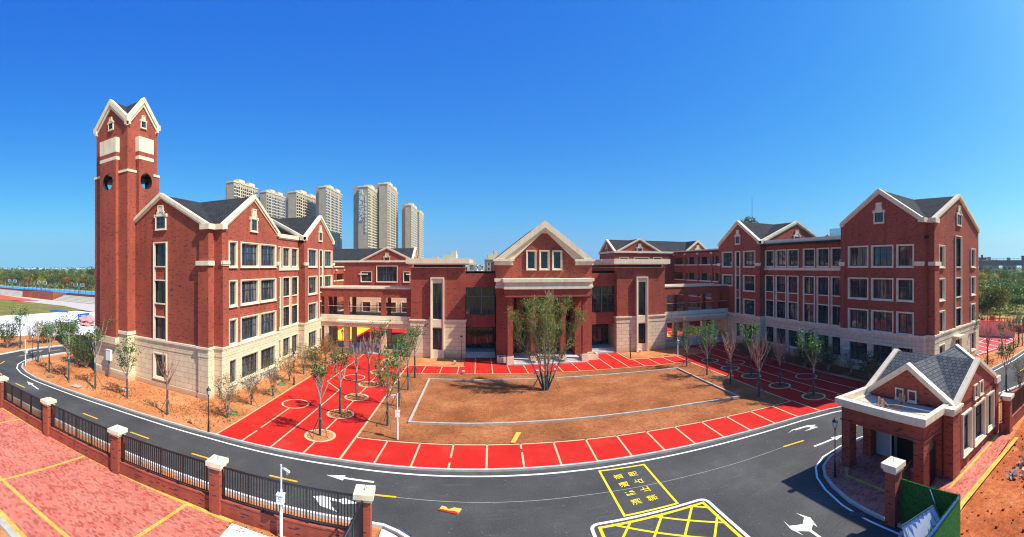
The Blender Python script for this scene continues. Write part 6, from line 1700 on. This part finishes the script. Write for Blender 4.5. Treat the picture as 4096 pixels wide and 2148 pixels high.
# distant wood that reads as one mass, low on the horizon
wm = MB(); rnd = random.Random(61)
for k in range(5200):
    u = rnd.uniform(-120, 4300); R = rnd.uniform(500, 1500)
    if 400 < u < 3880: continue
    t = (u-U0)/FPX; x, y = R*sin(t), R*cos(t); z = rnd.uniform(0, 5.5)
    wm.leaves((x, y, z), 2.6, 2, 6.0, rnd)
tag(wm.build('distant_wood', 'leaf_g'), 'low distant belt of woodland along the horizon', 'woodland', kind='stuff')
gr = MB(); rnd = random.Random(62)
for k in range(5200):
    u = rnd.uniform(-120, 420) if k < 2600 else rnd.uniform(3880, 4300); R = rnd.uniform(150, 520) if k < 2600 else rnd.uniform(75, 330)
    t = (u-U0)/FPX; x, y = R*sin(t), R*cos(t)
    if k < 2600 and y < 118+(x+200)*.12: continue
    if k >= 2600 and (y < 28 or x < 82): continue
    gr.leaves((x, y, .3), .8, 3, 1.3 if k < 2600 else .8, rnd)
tag(gr.build('undergrowth', 'leaf2'), 'olive undergrowth between the trees outside the school', 'undergrowth', kind='stuff')
# trees on the right beyond the rear fence
RG = 'trees of the green land beyond the right fence'
FR_ = [far_tree('roadside_tree', 'feathery green tree beyond the right fence', (110, 40, 0), 71, 9, 4.0, 'leaf2', RG, .65, 700, .42),
       far_tree('roadside_tree', 'yellow-green young tree beyond the right fence', (130, 46, 0), 72, 7, 3.0, 'leaf_y', RG, .6, 400, .45),
       far_tree('roadside_tree', 'fresh green bushy tree beyond the right fence', (120, 33, 0), 73, 8, 4.2, 'leaf4', RG, .75, 700, .42)]
rnd = random.Random(81)
for k in range(42):
    u = rnd.uniform(3905, 4140); R = rnd.choice((92, 100, 118, 150, 190, 230, 280))*rnd.uniform(.95, 1.08)
    t = (u-U0)/FPX; x, y = R*sin(t), R*cos(t)
    if y < 26: continue
    dup(FR_[rnd.choices((0, 1, 2), (.5, .16, .34))[0]], (x, y, -.3), rnd.uniform(0, 6.28), None, None, rnd.uniform(.55, 1.1))
for k in range(16):
    u = 3900+k*16; R = 235+(k*37)%60; t = (u-U0)/FPX
    dup(FR_[(k*2) % 3], (R*sin(t), R*cos(t), -.3), k*1.1, None, None, 1.15+.1*(k % 4))
# viaduct
VD = thing('viaduct', 'grey concrete railway viaduct crossing the right horizon', 'viaduct')
a = Vector((330*sin((3880-U0)/FPX), 330*cos((3880-U0)/FPX))); b = Vector((300*sin((4180-U0)/FPX), 300*cos((4180-U0)/FPX))); d = (b-a).normalized(); a -= d*60; b += d*80
F = Fac(tuple(a), tuple(b)); mb = MB(); L = F.L
mb.fbox(F, 0, L, 13.2, 15.8, -5, 5); mb.fbox(F, 0, L, 15.8, 17.2, 4.8, 5.6); mb.fbox(F, 0, L, 15.8, 17.2, -5.6, -4.8)
mb.build('deck', 'viaduct_concrete', VD); pm = MB()
for k in range(int(L/24)): pm.fbox(F, 12+k*24-1.2, 12+k*24+1.2, -1, 13.2, -2, 2)
split_build(pm, 'pier', 'concrete', VD); rm = MB()
for k in range(int(L/3)): rm.fbox(F, k*3-.08, k*3+.08, 17.2, 18.5, 5.0, 5.2)
rm.fbox(F, 0, L, 18.4, 18.55, 5.0, 5.2); rm.build('railing', 'sash', VD)
def shed(label, u0, u1, v, R, roofc, col, dep=20, mat='tower_wall'):
    t0, t1 = (u0-U0)/FPX, (u1-U0)/FPX; p = (R*sin(t0), R*cos(t0)); q = (R*sin(t1), R*cos(t1)); F = Fac(p, q); h = HC+(V0-v)/FPX*R-2
    r = thing('distant_building', label, 'building'); m = MB(); m.fbox(F, 0, F.L, -1, h, -dep, 0); m.fbox(F, F.L*.3, F.L*.55, h, h+3.5, -dep*.6, -2); m.build('wall', mat, r)
    m = MB(); m.fbox(F, -.5, F.L+.5, h-.02, h+.8, -dep-.5, .5); m.build('roof', roofc, r); d_ = MB()
    n = max(3, int(F.L/5)); nf = max(1, int(h/4))
    for k in range(n):
        for f in range(nf): d_.fbox(F, F.L*(k+.2)/n, F.L*(k+.75)/n, 1.5+f*4, 3.6+f*4, -.1, .06)
    split_build(d_, 'window', 'tower_glass', r)
shed('low dark red block beyond the viaduct on the right', 3915, 3946, 1025, 420, 'sash', 0, 20, 'brick')
shed('wide pale hall roof beyond the viaduct on the right', 3930, 3992, 1034, 390, 'tower_trim', 0)
shed('blue-grey workshop beyond the viaduct near the right edge', 4010, 4066, 1036, 400, 'sash_light', 0)
shed('tall dark brick block at the right edge of the horizon', 4086, 4130, 1018, 410, 'sash', 0, 20, 'brick')
# poles and wires on the right
for k, (u, R, lb) in enumerate(((4044, 170, 'thin concrete utility pole right of the gable, left one'), (4064, 165, 'thin concrete utility pole right of the gable, right one'))):
    t = (u-U0)/FPX; tag(MB().tube([(0,0,-1),(0,0,11.5)], [.16,.10], 6).box(-.9,.9,-.06,.06,10.6,10.75).build('utility_pole', 'concrete', None, False, (R*sin(t), R*cos(t), 0), .4), lb, 'utility pole')
# far right wall, pink wall and black-topped fence behind the court
PW = thing('pink_wall', 'pink painted wall behind the faded red court', 'wall'); F = Fac((70.6, 34), (70.6, 18.9))
mb = MB(); mb.fbox(F, 0, F.L, -.2, 2.6, -.15, .15); mb.build('wall', 'paver_pink', PW); MB().fbox(F, -.1, F.L+.1, 2.6, 2.72, -.2, .2).build('coping', 'epdm_pink', PW)
RF = thing('railed_wall', 'dark brick wall with black railing and pale posts behind the pink wall', 'fence'); F = Fac((77, 40), (77, 12))
MB().fbox(F, -20, F.L, -.3, 1.2, -.15, .15).build('wall', 'brick', RF); mb = MB()
for k in range(int((F.L+20)/.6)): mb.fbox(F, -20+k*.6, -20+k*.6+.10, 1.2, 2.4, -.04, .04)
mb.fbox(F, -20, F.L, 2.3, 2.4, -.05, .05); mb.build('railing', 'black', RF); mb = MB()
for k in range(8): mb.fbox(F, -18+k*6.5, -17.3+k*6.5, -.2, 2.8, -.35, .35)
split_build(mb, 'post', 'brick', RF)
# sports ground: bleachers, brick wall, court fence, basketball stands
BL = [((-205, 74.5), (-152, 79.8), 'long pale stepped bleacher at the left edge above the orange track'), ((-130.5, 82.0), (-90, 86.1), 'pale stepped bleacher just left of the tower')]
for a, b, lb in BL:
    F = Fac(a, b); m = MB()
    for k in range(5): m.fbox(F, 0, F.L, -.2, .34*(k+1), 2.4-k*1.15-1.15, 2.4-k*1.15)
    tag(m.build('bleacher', 'concrete'), lb, 'bleacher')
BW = thing('retaining_wall', 'dark red retaining wall along the front of the blue court', 'wall'); F = Fac((-260, 75.2), (-88, 92.9)); MB().fbox(F, 0, F.L, -.2, 2.15, -.3, 0).build('wall', 'brick', BW); MB().fbox(F, 0, F.L, 2.15, 2.25, -.35, .05).build('coping', 'brick', BW)
BP = thing('brick_platform', 'red brick platform with black railing between the two bleachers', 'platform'); F = Fac((-151.5, 79.2), (-131, 81.3)); MB().fbox(F, 0, F.L, -.2, 2.35, -5, 1.6).build('wall', 'brick', BP); mb = MB()
for k in range(64): mb.fbox(F, F.L*k/64, F.L*k/64+.05, 2.35, 3.4, 1.4, 1.46)
mb.fbox(F, 0, F.L, 3.38, 3.45, 1.38, 1.48); mb.build('railing', 'black', BP)
for F, lb in ((Fac((-255, 77.0), (-95, 93.2)), 'tall thin black mesh fence along the front of the blue court'), (Fac((-283, 86.5), (-95, 109.5)), 'tall thin black mesh fence along the back of the blue court')):
    r = thing('court_fence', lb, 'fence'); mb = MB()
    for k in range(int(F.L/3.2)): mb.fbox(F, k*3.2, k*3.2+.08, 1.8, 6.1, -.04, .05)
    split_build(mb, 'post', 'black', r, .005); mb = MB()
    for z in (1.9, 3.9, 6.05): mb.fbox(F, 0, F.L, z, z+.05, -.03, .03)
    for k in range(int(F.L/1.0)): mb.fbox(F, k*1.0, k*1.0+.014, 1.9, 6.05, -.01, .01)
    mb.build('mesh', 'black', r)
BS = thing('basketball_stand', 'green double basketball stand on the blue court, leftmost', 'basketball stand', (*G(49.4, 1151, 1.83), 1.83), .3, 'green basketball stands')
MB().tube([(0,0,0),(0,0,3.2)], [.3,.22], 8).build('post', 'green_metal', BS); MB().tube([(-2.0,0,3.2),(0,0,3.0),(2.0,0,3.2)], .15, 6).build('arm', 'green_metal', BS)
for s in (-1, 1):
    m = MB(); 
    for a, b, c, d in ((-1.1,1.1,2.8,2.9),(-1.1,1.1,4.0,4.1),(-1.1,-1.0,2.9,4.0),(1.0,1.1,2.9,4.0),(-.35,.35,3.1,3.15),(-.35,.35,3.6,3.65)): m.box(s*2.0+a, s*2.0+b, -.08, .02, c, d)
    m.build('backboard', 'white_metal', BS); MB().box(s*2-1.0, s*2+1.0, -.0, .04, 2.9, 4.0).build('backboard_panel', 'sash_light', BS)
dup(BS, (*G(167, 1162, 1.83), 1.83), .2, 'green double basketball stand on the blue court, middle one'); dup(BS, (*G(315.7, 1174.5, 1.83), 1.83), .1, 'green double basketball stand on the blue court, nearest the tower')
# blue drums and pink sacks on the bright concrete
rnd = random.Random(91); DR = None
for k in range(8):
    t_ = k/7; x, y = G(318+t_*32, 1280-t_*4)
    if DR is None:
        DR = MB().lathe([(.0,0),(.29,0),(.31,.05),(.31,.3),(.33,.32),(.31,.34),(.31,.6),(.33,.62),(.31,.64),(.31,.88),(.27,.93),(.0,.93)], n=12).build('drum', 'blue', None, True); tag(DR, 'blue plastic drum in the row on the bright concrete left of the tower', 'drum', 'row of blue drums'); DR.location = (x, y, 0); DR.scale = (1.5, 1.5, 1.5)
    else: dup(DR, (x, y, 0), k, None, None, 1.5)
pk = MB()
for k in range(46):
    x, y = G(rnd.uniform(322, 372), rnd.uniform(1288, 1306)); pillow(pk, (x, y, rnd.uniform(0, 1.2)), 1.4, .9, .4, rnd.uniform(0, 3))
tag(pk.build('sack_pile', 'pink'), 'heap of pink sacks beside the blue drums', 'sacks', kind='stuff')
tag(MB().box(-.9,.9,-.15,.15,0,.9).box(-1.1,1.1,-.05,.05,.9,1.3).box(-.9,-.8,-.4,.4,0,.1).box(.8,.9,-.4,.4,0,.1).build('barrier', 'red', None, False, (*G(252, 1322), 0), .5), 'orange-red barrier standing on the bright concrete', 'barrier')
for u, v in ((222, 1247), (250, 1249)): 
    x, y = G(u, v); tag(MB().box(-1.5,1.5,-.4,.4,0,.35).box(-1.3,1.3,-.3,.3,.35,.5).build('tarpaulin_stack', 'blue', None, False, (x, y, 0), .8), 'blue tarpaulin stack at the edge of the playing field, '+('left one' if u < 240 else 'right one'), 'stack')
# ================================================================== CAMERA, LIGHT
cam = bpy.data.cameras.new('drone_camera'); co = bpy.data.objects.new('drone_camera', cam); COL.objects.link(co)
cam.type = 'PANO'; cam.panorama_type = 'CENTRAL_CYLINDRICAL'
cam.central_cylindrical_range_u_min = -U0/FPX; cam.central_cylindrical_range_u_max = (4096-U0)/FPX
cam.central_cylindrical_range_v_min = -(2148-V0)/FPX; cam.central_cylindrical_range_v_max = V0/FPX
cam.central_cylindrical_radius = 1.0
cam.clip_start = .1; cam.clip_end = 20000
co.location = (0, 0, HC); co.rotation_euler = (radians(90), 0, 0)
SC.camera = co
SUN_DIR = Vector((.945*cos(radians(50)), -.33*cos(radians(50)), sin(radians(50)))).normalized()
sl = bpy.data.lights.new('sun', 'SUN'); sl.energy = 4.6; sl.angle = radians(.53); sl.color = (1.0, .955, .88)
so = bpy.data.objects.new('sun', sl); COL.objects.link(so); so.rotation_euler = SUN_DIR.to_track_quat('Z', 'Y').to_euler(); so.location = (60, -40, 90)
W = bpy.data.worlds.new('World'); SC.world = W; W.use_nodes = True; nt = W.node_tree
sky = nt.nodes.new('ShaderNodeTexSky'); sky.sky_type = 'NISHITA'; sky.sun_disc = False
sky.sun_elevation = radians(50); sky.sun_rotation = atan2(SUN_DIR.x, SUN_DIR.y); sky.altitude = 30
sky.air_density = 1.0; sky.dust_density = 1.5; sky.ozone_density = 3.2
# grade of the clear sky, channel by channel (deep azure, pale blue horizon)
EXPO = .66
bg = nt.nodes['Background']; bg.inputs[1].default_value = .10
tc = nt.nodes.new('ShaderNodeTexCoord'); sx = nt.nodes.new('ShaderNodeSeparateXYZ'); cx_ = nt.nodes.new('ShaderNodeCombineXYZ')
nt.links.new(tc.outputs['Generated'], sx.inputs[0]); nt.links.new(sx.outputs[0], cx_.inputs[0]); nt.links.new(sx.outputs[1], cx_.inputs[1])
nt.links.new(mathn(nt, 'MAXIMUM', sx.outputs[2], .055), cx_.inputs[2]); nt.links.new(cx_.outputs[0], sky.inputs[0])   # no dark band at the horizon
sp_ = nt.nodes.new('ShaderNodeSeparateColor'); cm_ = nt.nodes.new('ShaderNodeCombineColor'); nt.links.new(sky.outputs[0], sp_.inputs[0])
for i, (pw, mu) in enumerate(((1.85, 1.10), (1.10, 1.33), (.34, 1.16))):
    v = mathn(nt, 'POWER', mathn(nt, 'MULTIPLY', sp_.outputs[i], .1), pw)
    v = mathn(nt, 'MULTIPLY', v, mu*10/2**EXPO)
    nt.links.new(v, cm_.inputs[i])
nt.links.new(cm_.outputs[0], bg.inputs[0])
SC.view_settings.view_transform = 'Standard'; SC.view_settings.look = 'None'; SC.view_settings.exposure = EXPO; SC.view_settings.gamma = 1
SC.render.engine = 'CYCLES'; SC.cycles.use_denoising = True; SC.cycles.filter_width = 1.15
SC.cycles.max_bounces = 6; SC.cycles.diffuse_bounces = 3; SC.cycles.glossy_bounces = 3; SC.cycles.transmission_bounces = 3; SC.cycles.transparent_max_bounces = 6

# thin air between here and the horizon
hz = MB().box(-1700, 1700, -300, 2600, -1.5, 130).mesh('haze', None); hm = bpy.data.materials.new('haze'); hm.use_nodes = True; hn = hm.node_tree
for n_ in list(hn.nodes): hn.nodes.remove(n_)
ho = hn.nodes.new('ShaderNodeOutputMaterial'); hv = hn.nodes.new('ShaderNodeVolumePrincipled'); hv.inputs['Density'].default_value = .00015; hv.inputs['Color'].default_value = (.80, .86, .95, 1); hv.inputs['Anisotropy'].default_value = .1
hn.links.new(hv.outputs[0], ho.inputs['Volume']); hz.materials.clear(); hz.materials.append(hm)
hzo = bpy.data.objects.new('haze', hz); COL.objects.link(hzo); tag(hzo, 'thin pale air in front of the far horizon', 'haze', kind='stuff')
SC.cycles.volume_bounces = 0
